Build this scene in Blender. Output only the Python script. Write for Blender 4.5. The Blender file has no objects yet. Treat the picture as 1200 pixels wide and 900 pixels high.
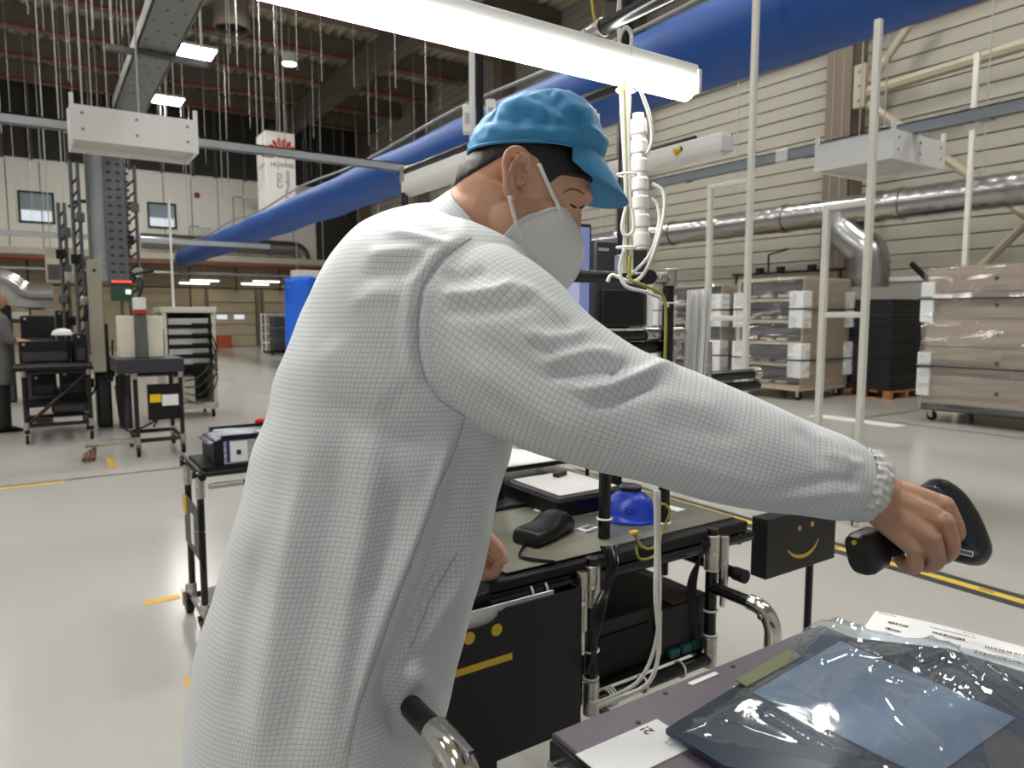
import bpy, bmesh, math, random
import numpy as np
from mathutils import Vector, Matrix, noise
from mathutils.bvhtree import BVHTree

# ------------------------------------------------------------------ camera
F, CAM_H = 830.0, 1.4
PITCH, YAW = math.radians(5.5), math.atan2(.553, .833)
scene = bpy.context.scene
COL = scene.collection
_cd = bpy.data.cameras.new('camera'); _co = bpy.data.objects.new('camera', _cd); COL.objects.link(_co)
_cd.sensor_width = 36.0; _cd.lens = F / 1200 * 36.0; _cd.clip_start = .05; _cd.clip_end = 200
_co.location = (0, 0, CAM_H); _co.rotation_euler = (math.pi / 2 - PITCH, 0, -YAW)
scene.camera = _co
_cd.dof.use_dof = True; _cd.dof.focus_distance = 1.0; _cd.dof.aperture_fstop = 8.0
CF = Vector((math.sin(YAW) * math.cos(PITCH), math.cos(YAW) * math.cos(PITCH), -math.sin(PITCH)))
CR = Vector((math.cos(YAW), -math.sin(YAW), 0)); CU = CR.cross(CF); CP = Vector((0, 0, CAM_H))
CFH = Vector((math.sin(YAW), math.cos(YAW), 0))
def ray(px, py): return CF + CR * ((px - 600) / F) + CU * ((450 - py) / F)
def P(px, py, d): return CP + ray(px, py) * d
def onz(px, py, z): r = ray(px, py); return CP + r * ((z - CAM_H) / r.z)
def onX(px, py, X): r = ray(px, py); return CP + r * (X / r.x)
def onY(px, py, Y): r = ray(px, py); return CP + r * (Y / r.y)

# ------------------------------------------------------------------ world, exposure
w = bpy.data.worlds.new('world'); scene.world = w; w.use_nodes = True
w.node_tree.nodes['Background'].inputs[0].default_value = (1.0, .995, .98, 1)
w.node_tree.nodes['Background'].inputs[1].default_value = .34
vs = scene.view_settings
vs.view_transform = 'Standard'; vs.look = 'None'; vs.gamma = 1.0; vs.use_curve_mapping = False
vs.exposure = -0.27
LAMP_BENCH, LAMP_HALL = 36.0, 80.0        # emission strength of the bench tubes and the high-bay panels

# ------------------------------------------------------------------ materials
def srgb(r, g, b):
    f = lambda c: (c / 255 / 12.92) if c / 255 <= .04045 else ((c / 255 + .055) / 1.055) ** 2.4
    return (f(r), f(g), f(b), 1)
MATS = {}
def mat(name, col, rough=.5, metal=0., var=.0, vscale=8., bump=0., bscale=40., spec=.5, emit=None, estr=0., coat=0., trans=0., alpha=1., sheen=0.):
    if name in MATS: return MATS[name]
    m = bpy.data.materials.new(name); m.use_nodes = True; nt = m.node_tree; b = nt.nodes['Principled BSDF']
    b.inputs['Base Color'].default_value = col; b.inputs['Roughness'].default_value = rough; b.inputs['Metallic'].default_value = metal
    b.inputs['Specular IOR Level'].default_value = spec; b.inputs['Coat Weight'].default_value = coat
    b.inputs['Transmission Weight'].default_value = trans; b.inputs['Alpha'].default_value = alpha; b.inputs['Sheen Weight'].default_value = sheen
    if emit: b.inputs['Emission Color'].default_value = emit; b.inputs['Emission Strength'].default_value = estr
    if var or bump:
        tc = nt.nodes.new('ShaderNodeTexCoord')
        if var:
            n = nt.nodes.new('ShaderNodeTexNoise'); n.inputs['Scale'].default_value = vscale; n.inputs['Detail'].default_value = 5
            nt.links.new(tc.outputs['Object'], n.inputs['Vector'])
            mx = nt.nodes.new('ShaderNodeMix'); mx.data_type = 'RGBA'; mx.blend_type = 'MIX'
            lo = [c * (1 - var) for c in col[:3]] + [1]; hi = [min(1, c * (1 + var)) for c in col[:3]] + [1]
            mx.inputs[6].default_value = lo; mx.inputs[7].default_value = hi
            nt.links.new(n.outputs['Fac'], mx.inputs[0]); nt.links.new(mx.outputs[2], b.inputs['Base Color'])
        if bump:
            n2 = nt.nodes.new('ShaderNodeTexNoise'); n2.inputs['Scale'].default_value = bscale; n2.inputs['Detail'].default_value = 4
            nt.links.new(tc.outputs['Object'], n2.inputs['Vector'])
            bp = nt.nodes.new('ShaderNodeBump'); bp.inputs['Strength'].default_value = bump; bp.inputs['Distance'].default_value = .02
            nt.links.new(n2.outputs['Fac'], bp.inputs['Height']); nt.links.new(bp.outputs['Normal'], b.inputs['Normal'])
    MATS[name] = m
    return m
def emat(name, col, strength):
    if name in MATS: return MATS[name]
    m = bpy.data.materials.new(name); m.use_nodes = True; nt = m.node_tree; nt.nodes.clear()
    e = nt.nodes.new('ShaderNodeEmission'); e.inputs[0].default_value = col; e.inputs[1].default_value = strength
    o = nt.nodes.new('ShaderNodeOutputMaterial'); nt.links.new(e.outputs[0], o.inputs[0]); MATS[name] = m
    return m
def film_mat(name, tint, gloss=.16, rough=.12, bump=.6, bscale=9., haze=.05, fk=1., mscale=(1, 1, 1)):
    """thin crinkled plastic film: mostly see-through, sharp highlights on the creases"""
    if name in MATS: return MATS[name]
    m = bpy.data.materials.new(name); m.use_nodes = True; nt = m.node_tree; nt.nodes.clear()
    tr = nt.nodes.new('ShaderNodeBsdfTransparent'); tr.inputs[0].default_value = tint
    gl = nt.nodes.new('ShaderNodeBsdfGlossy'); gl.inputs['Roughness'].default_value = rough
    df = nt.nodes.new('ShaderNodeBsdfDiffuse'); df.inputs[0].default_value = (.75, .78, .8, 1)
    tc = nt.nodes.new('ShaderNodeTexCoord'); n = nt.nodes.new('ShaderNodeTexNoise')
    n.inputs['Scale'].default_value = bscale; n.inputs['Detail'].default_value = 3; n.inputs['Distortion'].default_value = 1.5
    mp = nt.nodes.new('ShaderNodeMapping'); mp.inputs['Scale'].default_value = mscale; nt.links.new(tc.outputs['Object'], mp.inputs['Vector']); nt.links.new(mp.outputs[0], n.inputs['Vector'])
    bp = nt.nodes.new('ShaderNodeBump'); bp.inputs['Strength'].default_value = bump; bp.inputs['Distance'].default_value = .03
    nt.links.new(n.outputs['Fac'], bp.inputs['Height']); nt.links.new(bp.outputs['Normal'], gl.inputs['Normal'])
    lw = nt.nodes.new('ShaderNodeLayerWeight'); lw.inputs[0].default_value = .5; nt.links.new(bp.outputs['Normal'], lw.inputs['Normal']); fr = nt.nodes.new('ShaderNodeMath'); fr.operation = 'POWER'; fr.inputs[1].default_value = 4.; nt.links.new(lw.outputs['Facing'], fr.inputs[0])
    ma = nt.nodes.new('ShaderNodeMath'); ma.operation = 'ADD'; ma.use_clamp = True; ma.inputs[1].default_value = gloss
    ml = nt.nodes.new('ShaderNodeMath'); ml.operation = 'MULTIPLY'; ml.inputs[1].default_value = fk; nt.links.new(fr.outputs[0], ml.inputs[0]); nt.links.new(ml.outputs[0], ma.inputs[0])
    m0 = nt.nodes.new('ShaderNodeMixShader'); m0.inputs[0].default_value = haze
    nt.links.new(tr.outputs[0], m0.inputs[1]); nt.links.new(df.outputs[0], m0.inputs[2])
    m1 = nt.nodes.new('ShaderNodeMixShader'); nt.links.new(ma.outputs[0], m1.inputs[0])
    nt.links.new(m0.outputs[0], m1.inputs[1]); nt.links.new(gl.outputs[0], m1.inputs[2])
    o = nt.nodes.new('ShaderNodeOutputMaterial'); nt.links.new(m1.outputs[0], o.inputs[0]); MATS[name] = m
    return m
BLK = mat('black_pipe', (.006, .006, .007, 1), .25, spec=.5)
BLKM = mat('black_matte', (.007, .007, .008, 1), .55, spec=.3)
BLKP = mat('black_plastic', (.008, .008, .009, 1), .38, spec=.35, bump=.04, bscale=300)
NICK = mat('nickel', (.56, .53, .48, 1), .28, 1.0, bump=.08, bscale=60)
CHROME = mat('chrome', (.75, .73, .69, 1), .14, 1.0)
GALV = mat('galvanised', (.42, .45, .46, 1), .42, .6, var=.18, vscale=6, bump=.1, bscale=12)
GALVD = mat('galvanised_dark', (.13, .14, .145, 1), .5, .4, var=.35, vscale=14)
STEEL = mat('duct_steel', (.40, .40, .39, 1), .26, .95, var=.1, vscale=3)
WHITE = mat('white_paint', (.78, .78, .76, 1), .45)
WHITEP = mat('white_plastic', (.8, .8, .77, 1), .38)
CREAM = mat('cream_paint', (.72, .69, .58, 1), .5, var=.06)
PAPER = mat('paper', (.86, .86, .86, 1), .7)
YEL = mat('yellow_print', srgb(215, 180, 45), .5)
INK = mat('ink', (.02, .02, .022, 1), .6)
GREYP = mat('grey_paint', (.25, .25, .25, 1), .5)
SKIN = mat('skin', srgb(204, 158, 130), .5, var=.10, vscale=30, bump=.05, bscale=500)
_b = SKIN.node_tree.nodes['Principled BSDF']; _b.inputs['Subsurface Weight'].default_value = .12; _b.inputs['Subsurface Radius'].default_value = (.01, .004, .002); _b.inputs['Subsurface Scale'].default_value = .5

# ------------------------------------------------------------------ mesh helpers
def V(*a): return Vector(a)
def perp(t):
    t = t.normalized(); a = Vector((0, 0, 1)) if abs(t.z) < .9 else Vector((1, 0, 0))
    n = t.cross(a).normalized(); return n, t.cross(n).normalized()
ORI = {}
class MB:
    def __init__(s): s.v = []; s.f = []
    def add(s, vs, fs):
        o = len(s.v); s.v += [Vector(p) for p in vs]; s.f += [[i + o for i in f] for f in fs]; return s
    def obox(s, c, a, b, cc):
        c = Vector(c); vs = [c + a * i + b * j + cc * k for i in (-1, 1) for j in (-1, 1) for k in (-1, 1)]
        fs = [(0, 1, 3, 2), (4, 6, 7, 5), (0, 4, 5, 1), (2, 3, 7, 6), (0, 2, 6, 4), (1, 5, 7, 3)]
        if a.cross(b).dot(cc) < 0: fs = [f[::-1] for f in fs]
        return s.add(vs, fs)
    def box(s, x0, x1, y0, y1, z0, z1):
        return s.obox(((x0 + x1) / 2, (y0 + y1) / 2, (z0 + z1) / 2), V(abs(x1 - x0) / 2, 0, 0), V(0, abs(y1 - y0) / 2, 0), V(0, 0, abs(z1 - z0) / 2))
    def cbox(s, c, sx, sy, sz, rz=0):
        R = Matrix.Rotation(rz, 3, 'Z')
        return s.obox(c, R @ V(sx / 2, 0, 0), R @ V(0, sy / 2, 0), V(0, 0, sz / 2))
    def tube(s, p, q, r, r2=None, n=12, cap=True):
        return s.pipe([p, q], [r, r if r2 is None else r2], n, cap)
    def pipe(s, pts, r, n=10, cap=True, closed=False, flat=1., ref=None):
        pts = [Vector(p) for p in pts]; m = len(pts)
        rs = r if isinstance(r, (list, tuple)) else [r] * m
        prev = None; o = len(s.v)
        for i, p in enumerate(pts):
            if closed: t = pts[(i + 1) % m] - pts[i - 1]
            else: t = pts[min(i + 1, m - 1)] - pts[max(i - 1, 0)]
            t.normalize()
            if prev is None:
                a, b = perp(t)
                if ref is not None:
                    a = (ref - t * ref.dot(t)).normalized(); b = t.cross(a)
            else:
                a = (prev - t * prev.dot(t)).normalized(); b = t.cross(a)
            prev = a
            for k in range(n):
                an = 2 * math.pi * k / n
                s.v.append(p + (a * math.cos(an) + b * math.sin(an) * flat) * rs[i])
        for i in range(m if closed else m - 1):
            j = (i + 1) % m
            for k in range(n):
                k2 = (k + 1) % n
                s.f.append([o + i * n + k, o + i * n + k2, o + j * n + k2, o + j * n + k])
        if cap and not closed:
            s.f.append([o + k for k in range(n)][::-1]); s.f.append([o + (m - 1) * n + k for k in range(n)])
        return s
    def lathe(s, prof, c, n=24, axis=None, cap=True):
        c = Vector(c); ax = (axis or V(0, 0, 1)).normalized(); a, b = perp(ax); o = len(s.v)
        for (r, z) in prof:
            for k in range(n):
                an = 2 * math.pi * k / n; s.v.append(c + ax * z + (a * math.cos(an) + b * math.sin(an)) * r)
        for i in range(len(prof) - 1):
            for k in range(n):
                k2 = (k + 1) % n
                s.f.append([o + i * n + k, o + i * n + k2, o + (i + 1) * n + k2, o + (i + 1) * n + k][::1])
        if cap:
            s.f.append([o + k for k in range(n)][::-1]); s.f.append([o + (len(prof) - 1) * n + k for k in range(n)])
        return s
    def prism(s, pts, vec):
        pts = [Vector(p) for p in pts]; n = len(pts); vec = Vector(vec)
        fs = [list(range(n))[::-1], [n + k for k in range(n)]] + [[k, (k + 1) % n, n + (k + 1) % n, n + k] for k in range(n)]
        return s.add(pts + [p + vec for p in pts], fs)
    def ball(s, c, rx, ry=None, rz=None, ax=None, nu=16, nv=10):
        ry = rx if ry is None else ry; rz = rx if rz is None else rz; c = Vector(c)
        A = ax or (V(1, 0, 0), V(0, 1, 0), V(0, 0, 1)); vs = []; fs = []
        vs.append(c + A[2] * rz)
        for i in range(1, nv):
            ph = math.pi * i / nv
            for k in range(nu):
                th = 2 * math.pi * k / nu
                vs.append(c + A[0] * (rx * math.sin(ph) * math.cos(th)) + A[1] * (ry * math.sin(ph) * math.sin(th)) + A[2] * (rz * math.cos(ph)))
        vs.append(c - A[2] * rz); L = len(vs) - 1
        for k in range(nu):
            k2 = (k + 1) % nu
            fs.append([0, 1 + k, 1 + k2]); fs.append([L, L - nu + k2, L - nu + k])
            for i in range(nv - 2):
                a = 1 + i * nu; b = a + nu
                fs.append([a + k, b + k, b + k2, a + k2])
        return s.add(vs, fs)
    def grid(s, rows, closed=False):
        o = len(s.v); n = len(rows[0])
        for r in rows: s.v += [Vector(p) for p in r]
        for i in range(len(rows) - 1):
            for k in range(n if closed else n - 1):
                k2 = (k + 1) % n
                s.f.append([o + i * n + k, o + i * n + k2, o + (i + 1) * n + k2, o + (i + 1) * n + k])
        return s
    def mesh(s, name, off=None):
        me = bpy.data.meshes.new(name); off = off or V(0, 0, 0)
        me.from_pydata([tuple(p - off) for p in s.v], [], s.f)
        bm = bmesh.new(); bm.from_mesh(me); bmesh.ops.recalc_face_normals(bm, faces=bm.faces); bm.to_mesh(me); bm.free()
        return me
    def build(s, name, m, parent=None, label=None, cat=None, group=None, kind=None, bevel=0., smooth=35., solid=0., sub=0):
        if parent is not None: off = ORI[parent.name]
        else:
            xs = np.array([tuple(p) for p in s.v]); lo = xs.min(0); hi = xs.max(0)
            off = V((lo[0] + hi[0]) / 2, (lo[1] + hi[1]) / 2, lo[2])
        me = s.mesh(name, off); me.materials.append(m)
        if smooth: me.shade_smooth(); me.set_sharp_from_angle(angle=math.radians(smooth))
        o = bpy.data.objects.new(name, me); COL.objects.link(o); ORI[o.name] = off
        if parent is not None: o.parent = parent
        else: o.location = off
        if solid: md = o.modifiers.new('solid', 'SOLIDIFY'); md.thickness = solid; md.offset = 0
        if bevel:
            md = o.modifiers.new('bevel', 'BEVEL'); md.width = bevel; md.segments = 2; md.limit_method = 'ANGLE'; md.angle_limit = math.radians(40)
        if sub: md = o.modifiers.new('sub', 'SUBSURF'); md.levels = sub; md.render_levels = sub
        return tag(o, label, cat, group, kind)
def tag(o, label=None, cat=None, group=None, kind=None):
    if label: o['label'] = label
    if cat: o['category'] = cat
    if group: o['group'] = group
    if kind: o['kind'] = kind
    return o
def thing(name, label, cat, loc, group=None, kind=None):
    o = bpy.data.objects.new(name, None); COL.objects.link(o); o.location = Vector(loc); ORI[o.name] = Vector(loc)
    o.empty_display_size = .05
    return tag(o, label, cat, group, kind)
def copy_tree(o, parent=None, shift=None, label=None):
    c = o.copy(); COL.objects.link(c); ORI[c.name] = ORI[o.name] + (shift or V(0, 0, 0))
    if parent is not None: c.parent = parent
    elif shift is not None: c.location = o.location + shift
    if label: c['label'] = label
    for ch in list(o.children): copy_tree(ch, c)
    return c
def inst(o, shift, parent=None):
    """another piece of the same shape, sharing its mesh"""
    c = o.copy(); COL.objects.link(c); c.location = o.location + Vector(shift); ORI[c.name] = ORI[o.name] + Vector(shift)
    if parent is not None: c.parent = parent
    return c
def catmull(keys, n):
    K = np.array(keys, float); m = len(K); out = []
    for i in range(n):
        t = i / (n - 1) * (m - 1); j = min(int(t), m - 2); u = t - j
        p0, p1, p2, p3 = K[max(j - 1, 0)], K[j], K[j + 1], K[min(j + 2, m - 1)]
        out.append(.5 * (2 * p1 + (p2 - p0) * u + (2 * p0 - 5 * p1 + 4 * p2 - p3) * u * u + (3 * p1 - p0 - 3 * p2 + p3) * u ** 3))
    return out
def curve(pts, n): return [Vector(p) for p in catmull([tuple(p) for p in pts], n)]
def text_mesh(body, size, name, m, parent, M, align='CENTER'):
    cu = bpy.data.curves.new(name, 'FONT'); cu.body = body; cu.size = size; cu.align_x = align; cu.align_y = 'CENTER'; cu.extrude = .0004
    to = bpy.data.objects.new(name, cu); COL.objects.link(to)
    me = bpy.data.meshes.new_from_object(to.evaluated_get(bpy.context.evaluated_depsgraph_get()))
    bpy.data.objects.remove(to); me.materials.clear(); me.materials.append(m)
    M = M.copy(); M.translation = M.translation - ORI[parent.name]
    me.transform(M); o = bpy.data.objects.new(name, me); COL.objects.link(o); o.parent = parent; ORI[o.name] = ORI[parent.name]
    return o
def frame_M(o, x, y):
    x = Vector(x).normalized(); y = Vector(y); y = (y - x * y.dot(x)).normalized(); z = x.cross(y)
    M = Matrix.Identity(4)
    for i in range(3): M[i][0] = x[i]; M[i][1] = y[i]; M[i][2] = z[i]; M[i][3] = o[i]
    return M
RNG = random.Random(7)
# ================================================================== the hall
FLOORM = mat('epoxy_floor', srgb(188, 186, 180), .18, var=.05, vscale=.6, spec=.5, bump=.02, bscale=6)
floor = MB().box(-14, 14, -6, 36, -.1, 0).build('floor', FLOORM, kind='structure', smooth=0); ORI['floor'] = Vector(floor.location)
DARKLINE = mat('floor_joint', (.07, .07, .075, 1), .5); YTAPE = mat('yellow_tape', srgb(226, 178, 60), .45); NAVY = mat('navy_tape', (.035, .035, .06, 1), .4)
def fline(x0, x1, y0, y1, m, z=.002): return MB().box(x0, x1, y0, y1, 0, z).build('floor_line', m, floor, smooth=0)
fline(-12, 2.6, 7.06, 7.10, DARKLINE); fline(-12, .1, 6.98, 7.045, YTAPE)
fline(3.855, 4.045, -4, 5.0, NAVY); fline(3.92, 3.98, -4, 5.0, mat('lemon_tape', srgb(236, 204, 70), .45), .003)
for k in range(20):
    y = -3.5 + k * .42; fline(3.948, 3.962, y, y + .07, NAVY, .0035)
fline(3.32, 3.35, 7.2, 30, mat('floor_joint_pale', (.3, .29, .27, 1), .5))
for px, py, sx, sy in [(190, 703, .16, .06), (233, 800, .09, .12), (130, 542, .06, .5)]:
    q = onz(px, py, 0); fline(q.x - sx / 2, q.x + sx / 2, q.y - sy / 2, q.y + sy / 2, YTAPE)
fline(8.9, 9.2, 4.7, 5.9, WHITE, .002); fline(9.3, 9.34, 2, 5.4, DARKLINE, .003); fline(9.34, 10.9, 5.36, 5.4, DARKLINE, .003)

# right wall: horizontal cladding boards, columns, plinth
CLAD = mat('cladding', srgb(167, 163, 149), .55, var=.05, vscale=1.5)
wall_right = MB().box(13.56, 13.8, -5, 34.6, 0, 10.6).build('wall_right', mat('wall_gap', srgb(158, 151, 134), .7), kind='structure', smooth=0)
ORI['wall_right'] = Vector(wall_right.location)
bd = MB().box(13.50, 13.56, -5, 34.5, 2.0, 2.255).build('cladding_board', CLAD, wall_right, smooth=0, bevel=.015)
for k in range(1, 31): inst(bd, (0, 0, .275 * k))
PLINTH = mat('plinth', srgb(150, 138, 118), .6, var=.08, vscale=1.2)
for k in range(7): MB().box(13.44, 13.56, -5 + k * 5.65, .62 + k * 5.65, 0, 1.98).build('plinth_panel', PLINTH, wall_right, smooth=0, bevel=.02)
BRACE = mat('brace_paint', srgb(172, 162, 140), .5)
COLM = mat('column_paint', srgb(112, 100, 86), .6, var=.05)
for i, yy in enumerate((1.95, 8.25, 14.3, 20.4, 26.7, 32.8)):
    c = thing('wall_column', ['first', 'second', 'third', 'fourth', 'fifth', 'sixth'][5 - i] + ' brown steel column along the clad wall counted from the back', 'column', (13.2, yy, 0), 'steel wall columns', 'structure')
    for (x0, x1, y0, y1) in [(13.0, 13.05, -.26, .26), (13.45, 13.5, -.26, .26), (13.05, 13.45, -.02, .02), (13.02, 13.45, -.26, -.24), (13.02, 13.45, .24, .26)]:
        MB().box(x0, x1, yy + y0, yy + y1, 0, 10.4).build('flange', COLM, c, smooth=0)
    for dy in (-.1, .1): MB().box(12.985, 13.0, yy + dy - .006, yy + dy + .006, 0, 10.4).build('rib', BRACE, c, smooth=0)
def brace(a, b, lab, r=.07):
    return MB().tube(a, b, r, n=8).build('wall_brace', BRACE, label=lab, cat='brace', kind='structure')
xb = 12.85
brace(onX(1018, 108, xb), onX(1225, 45, xb), 'horizontal beige tube brace running along the clad wall', .1)
brace(onX(1022, 95, xb), onX(1092, -10, xb), 'diagonal beige tube brace rising from the column to the roof')
brace(onX(1018, 122, xb), onX(1215, 262, xb), 'diagonal beige tube brace falling from the column behind the white box')
brace(onX(1230, 235, xb), onX(1140, 322, xb), 'diagonal beige tube brace low on the clad wall behind the wrapped load')
gp = thing('gusset_plate', 'beige bolted gusset plate on the brown wall column', 'bracket', onX(1010, 125, 12.98), kind='structure')
q0 = onX(1003, 78, 12.95); q1 = onX(1014, 125, 12.95)
MB().box(12.9, 13.0, q1.y, q0.y, q1.z, q0.z).build('plate', BRACE, gp, smooth=0)
for k in range(3):
    z = q1.z + (k + .5) / 3 * (q0.z - q1.z); MB().tube((12.87, (q0.y + q1.y) / 2, z), (12.9, (q0.y + q1.y) / 2, z), .025, n=8).build('bolt', GREYP, gp)

# back wall: white partition over a beige lower wall
PART = mat('partition_white', srgb(240, 237, 226), .6, var=.03, vscale=.7)
wall_back = MB().box(-14, 13.5, 34.06, 34.3, 0, 10.6).build('wall_back', mat('dark_void', srgb(58, 55, 50), .8), kind='structure', smooth=0); ORI['wall_back'] = Vector(wall_back.location)
pn = MB().box(-14, -12.93, 34.0, 34.06, 3.95, 7.45).build('wall_panel', PART, wall_back, smooth=0, bevel=.012)
for k in range(1, 23): inst(pn, (1.1 * k, 0, 0))
st = MB().box(-13.6, -13.45, 33.9, 34.06, 7.45, 10.4).build('stud', mat('stud_grey', srgb(84, 80, 72), .7), wall_back, smooth=0)
for k in range(1, 24): inst(st, (1.13 * k + .1 * (k % 3), 0, 0))
MB().box(-14, 11.2, 33.97, 34.06, 7.4, 7.5).build('capping', WHITE, wall_back, smooth=0)
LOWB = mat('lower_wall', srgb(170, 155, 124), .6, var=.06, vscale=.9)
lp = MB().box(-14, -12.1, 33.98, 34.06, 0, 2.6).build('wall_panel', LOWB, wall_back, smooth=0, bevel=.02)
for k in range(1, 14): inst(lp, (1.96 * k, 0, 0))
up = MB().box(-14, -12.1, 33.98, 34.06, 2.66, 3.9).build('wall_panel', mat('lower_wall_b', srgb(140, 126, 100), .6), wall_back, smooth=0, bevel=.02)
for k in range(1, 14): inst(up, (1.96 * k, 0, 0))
def window(n, x0, x1, z0, z1):
    o = thing('window_%d' % n, 'square dark-framed window high in the white partition wall, ' + ['nearest the hanging tray', 'left of the machines', 'at the photo edge'][n - 1], 'window', ((x0 + x1) / 2, 33.95, z0), kind='structure')
    for a in [(x0, x1, z0, z0 + .07), (x0, x1, z1 - .07, z1), (x0, x0 + .07, z0, z1), (x1 - .07, x1, z0, z1)]:
        MB().box(a[0], a[1], 33.93, 34.0, a[2], a[3]).build('window_frame', BLKM, o, smooth=0)
    zm = z0 + .42 * (z1 - z0)
    MB().box(x0 + .07, x1 - .07, 33.965, 33.98, zm, z1 - .07).build('pane', mat('pane_blue', srgb(150, 165, 175), .1, spec=.6), o, smooth=0)
    for k in range(3):
        w_ = (x1 - x0 - .2) / 3; MB().box(x0 + .09 + k * (w_ + .01), x0 + .07 + (k + 1) * w_, 33.965, 33.98, z0 + .08, zm - .03).build('pane', emat('pane_lit', (.85, .93, 1, 1), 1.0), o, smooth=0)
window(1, 4.03, 5.15, 5.13, 6.2); window(2, -.47, .72, 5.03, 6.25); window(3, -4.2, -3.0, 5.03, 6.25)
# sectional doors low in the back wall
DOORM = mat('sectional_door', srgb(178, 166, 138), .55, var=.05)
for n, (x0, x1) in enumerate([(6.3, 8.3), (8.7, 10.6)]):
    o = thing('door_%d' % (n + 1), 'beige sectional door in the back wall ' + ('beside the blue tarpaulin' if n else 'behind the server rack'), 'door', ((x0 + x1) / 2, 33.9, 0), kind='structure')
    for k in range(5): MB().box(x0, x1, 33.9, 33.96, .02 + k * .5, .49 + k * .5).build('door_panel', DOORM, o, smooth=0, bevel=.015)
    for x in (x0 - .08, x1 + .08): MB().box(x - .06, x + .06, 33.86, 33.97, 0, 2.6).build('door_frame', COLM, o, smooth=0)
    if n == 0:
        for k in range(2): MB().box(x0 + .3 + k * .75, x0 + .75 + k * .75, 33.89, 33.9, 1.25, 1.45).build('pane', emat('pane_lit', (.85, .93, 1, 1), 1.0), o, smooth=0)
# mezzanine soffit and its services
soff = MB().box(-14, 11.4, 32.2, 33.9, 3.7, 3.95).build('ceiling_mezzanine', mat('soffit', srgb(190, 184, 166), .6), kind='structure', smooth=0)
MB().tube((-14, 32.1, 3.55), (10.9, 32.1, 3.55), .06, n=8).build('red_pipe', mat('red_pipe', srgb(140, 62, 44), .5), label='dull red pipe running along the edge of the mezzanine', cat='pipe')
MB().tube((-14, 32.0, 3.15), (11.3, 32.0, 3.15), .05, n=8).build('grey_pipe', GALV, label='thin grey pipe running below the mezzanine edge', cat='pipe')

# roof: corrugated deck on deep beams
DECK = mat('roof_deck', srgb(190, 180, 154), .6, var=.06)
rows = []
for yy in (-6, 36):
    r = []
    for k in range(76):
        x = -14 + k * .37
        for dx, dz in ((0, 0), (.11, 0), (.16, .12), (.27, .12), (.32, 0)): r.append(V(x + dx, yy, 10.5 + dz))
    rows.append(r)
MB().grid(rows).build('ceiling', DECK, kind='structure', smooth=0)
ORD = 'first second third fourth fifth sixth seventh eighth ninth tenth eleventh twelfth thirteenth fourteenth fifteenth sixteenth seventeenth eighteenth'.split()
BEAM = mat('roof_beam', srgb(110, 102, 90), .7, var=.08)
REDP = mat('sprinkler_red', srgb(132, 52, 36), .5)
for k in range(11):
    yy = 6.4 + 2.8 * k
    MB().box(-14, 13.4, yy, yy + .45, 9.85, 10.45).build('beam_roof', BEAM, kind='structure', smooth=0)
    MB().tube((-14, yy - .04, 9.83), (13, yy - .04, 9.83), .045, n=8).build('sprinkler_pipe', REDP, label='red sprinkler pipe along the %s roof beam counted from the back wall' % ORD[10 - k], cat='pipe', group='red sprinkler pipes under the roof')
MB().box(9.0, 9.5, -4, 34, 9.1, 9.84).build('beam_girder', mat('girder', srgb(92, 84, 72), .6), kind='structure', smooth=0)
MB().box(12.6, 12.95, -4, 34, 7.2, 7.5).build('beam_edge', mat('edge_beam', srgb(160, 150, 130), .6), kind='structure', smooth=0)
# high-bay lamps
LAMPP = emat('lamp_panel', (1, .98, .94, 1), LAMP_HALL)
spots = [(4.2, 22.9), (4.2, 28.45), (4.2, 17.2), (4.2, 11.5), (4.2, 5.8), (4.2, .2), (-2.5, 22.9), (-2.5, 17.2), (-2.5, 11.5), (-2.5, 5.8), (-2.5, .2), (-9, 17), (-9, 8), (-9, 0), (9.9, 17.2), (9.9, 11.5), (9.9, 5.8), (9.9, .2)]
for i, (x, y) in enumerate(spots):
    lab = ['bright square high-bay lamp beside the wide grey cable tray', 'small bright lamp panel farthest down the roof'][i] if i < 2 else 'high-bay lamp panel, %s from the back in its row, %s' % (ORD[min(3, int((28.45 - y) / 5.6))], {4.2: 'row over the benches', -2.5: 'row left of the benches', -9: 'far from the clad wall', 9.9: 'row nearest the clad wall'}[x])
    o = thing('ceiling_light', lab, 'lamp', (x, y, 8.9), 'high-bay lamp panels')
    MB().box(x - .5, x + .5, y - .5, y + .5, 9.02, 9.1).build('housing', WHITE, o, smooth=0)
    MB().box(x - .46, x + .46, y - .46, y + .46, 9.0, 9.02).build('diffuser', LAMPP, o, smooth=0)
    MB().tube((x, y, 9.1), (x, y, 10.5), .03, n=6).build('rod', GALV, o)
o = thing('downlight', 'small round spotlight glowing under the roof beams', 'lamp', (6.71, 22.3, 8.9))
MB().lathe([(.05, .35), (.2, .3), (.22, .02), (.2, 0)], (6.71, 22.3, 9), 16).build('housing', WHITE, o)
MB().lathe([(.19, 0), (.18, .01)], (6.71, 22.3, 8.985), 16).build('diffuser', LAMPP, o); MB().tube((6.71, 22.3, 9.3), (6.71, 22.3, 10.5), .02, n=6).build('rod', GALV, o)
# round roof vent
q = onz(272, 35, 8.7)
o = thing('roof_vent', 'round grey roof ventilator with a dark mouth', 'vent', q)
MB().lathe([(.42, 0), (.44, .05), (.42, .5), (.3, 1.8)], q, 20, cap=False).build('collar', mat('vent_grey', srgb(120, 112, 98), .6), o, solid=.02)
MB().lathe([(.4, 0), (.4, .02)], q + V(0, 0, .12), 20).build('mouth', BLKM, o)
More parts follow.
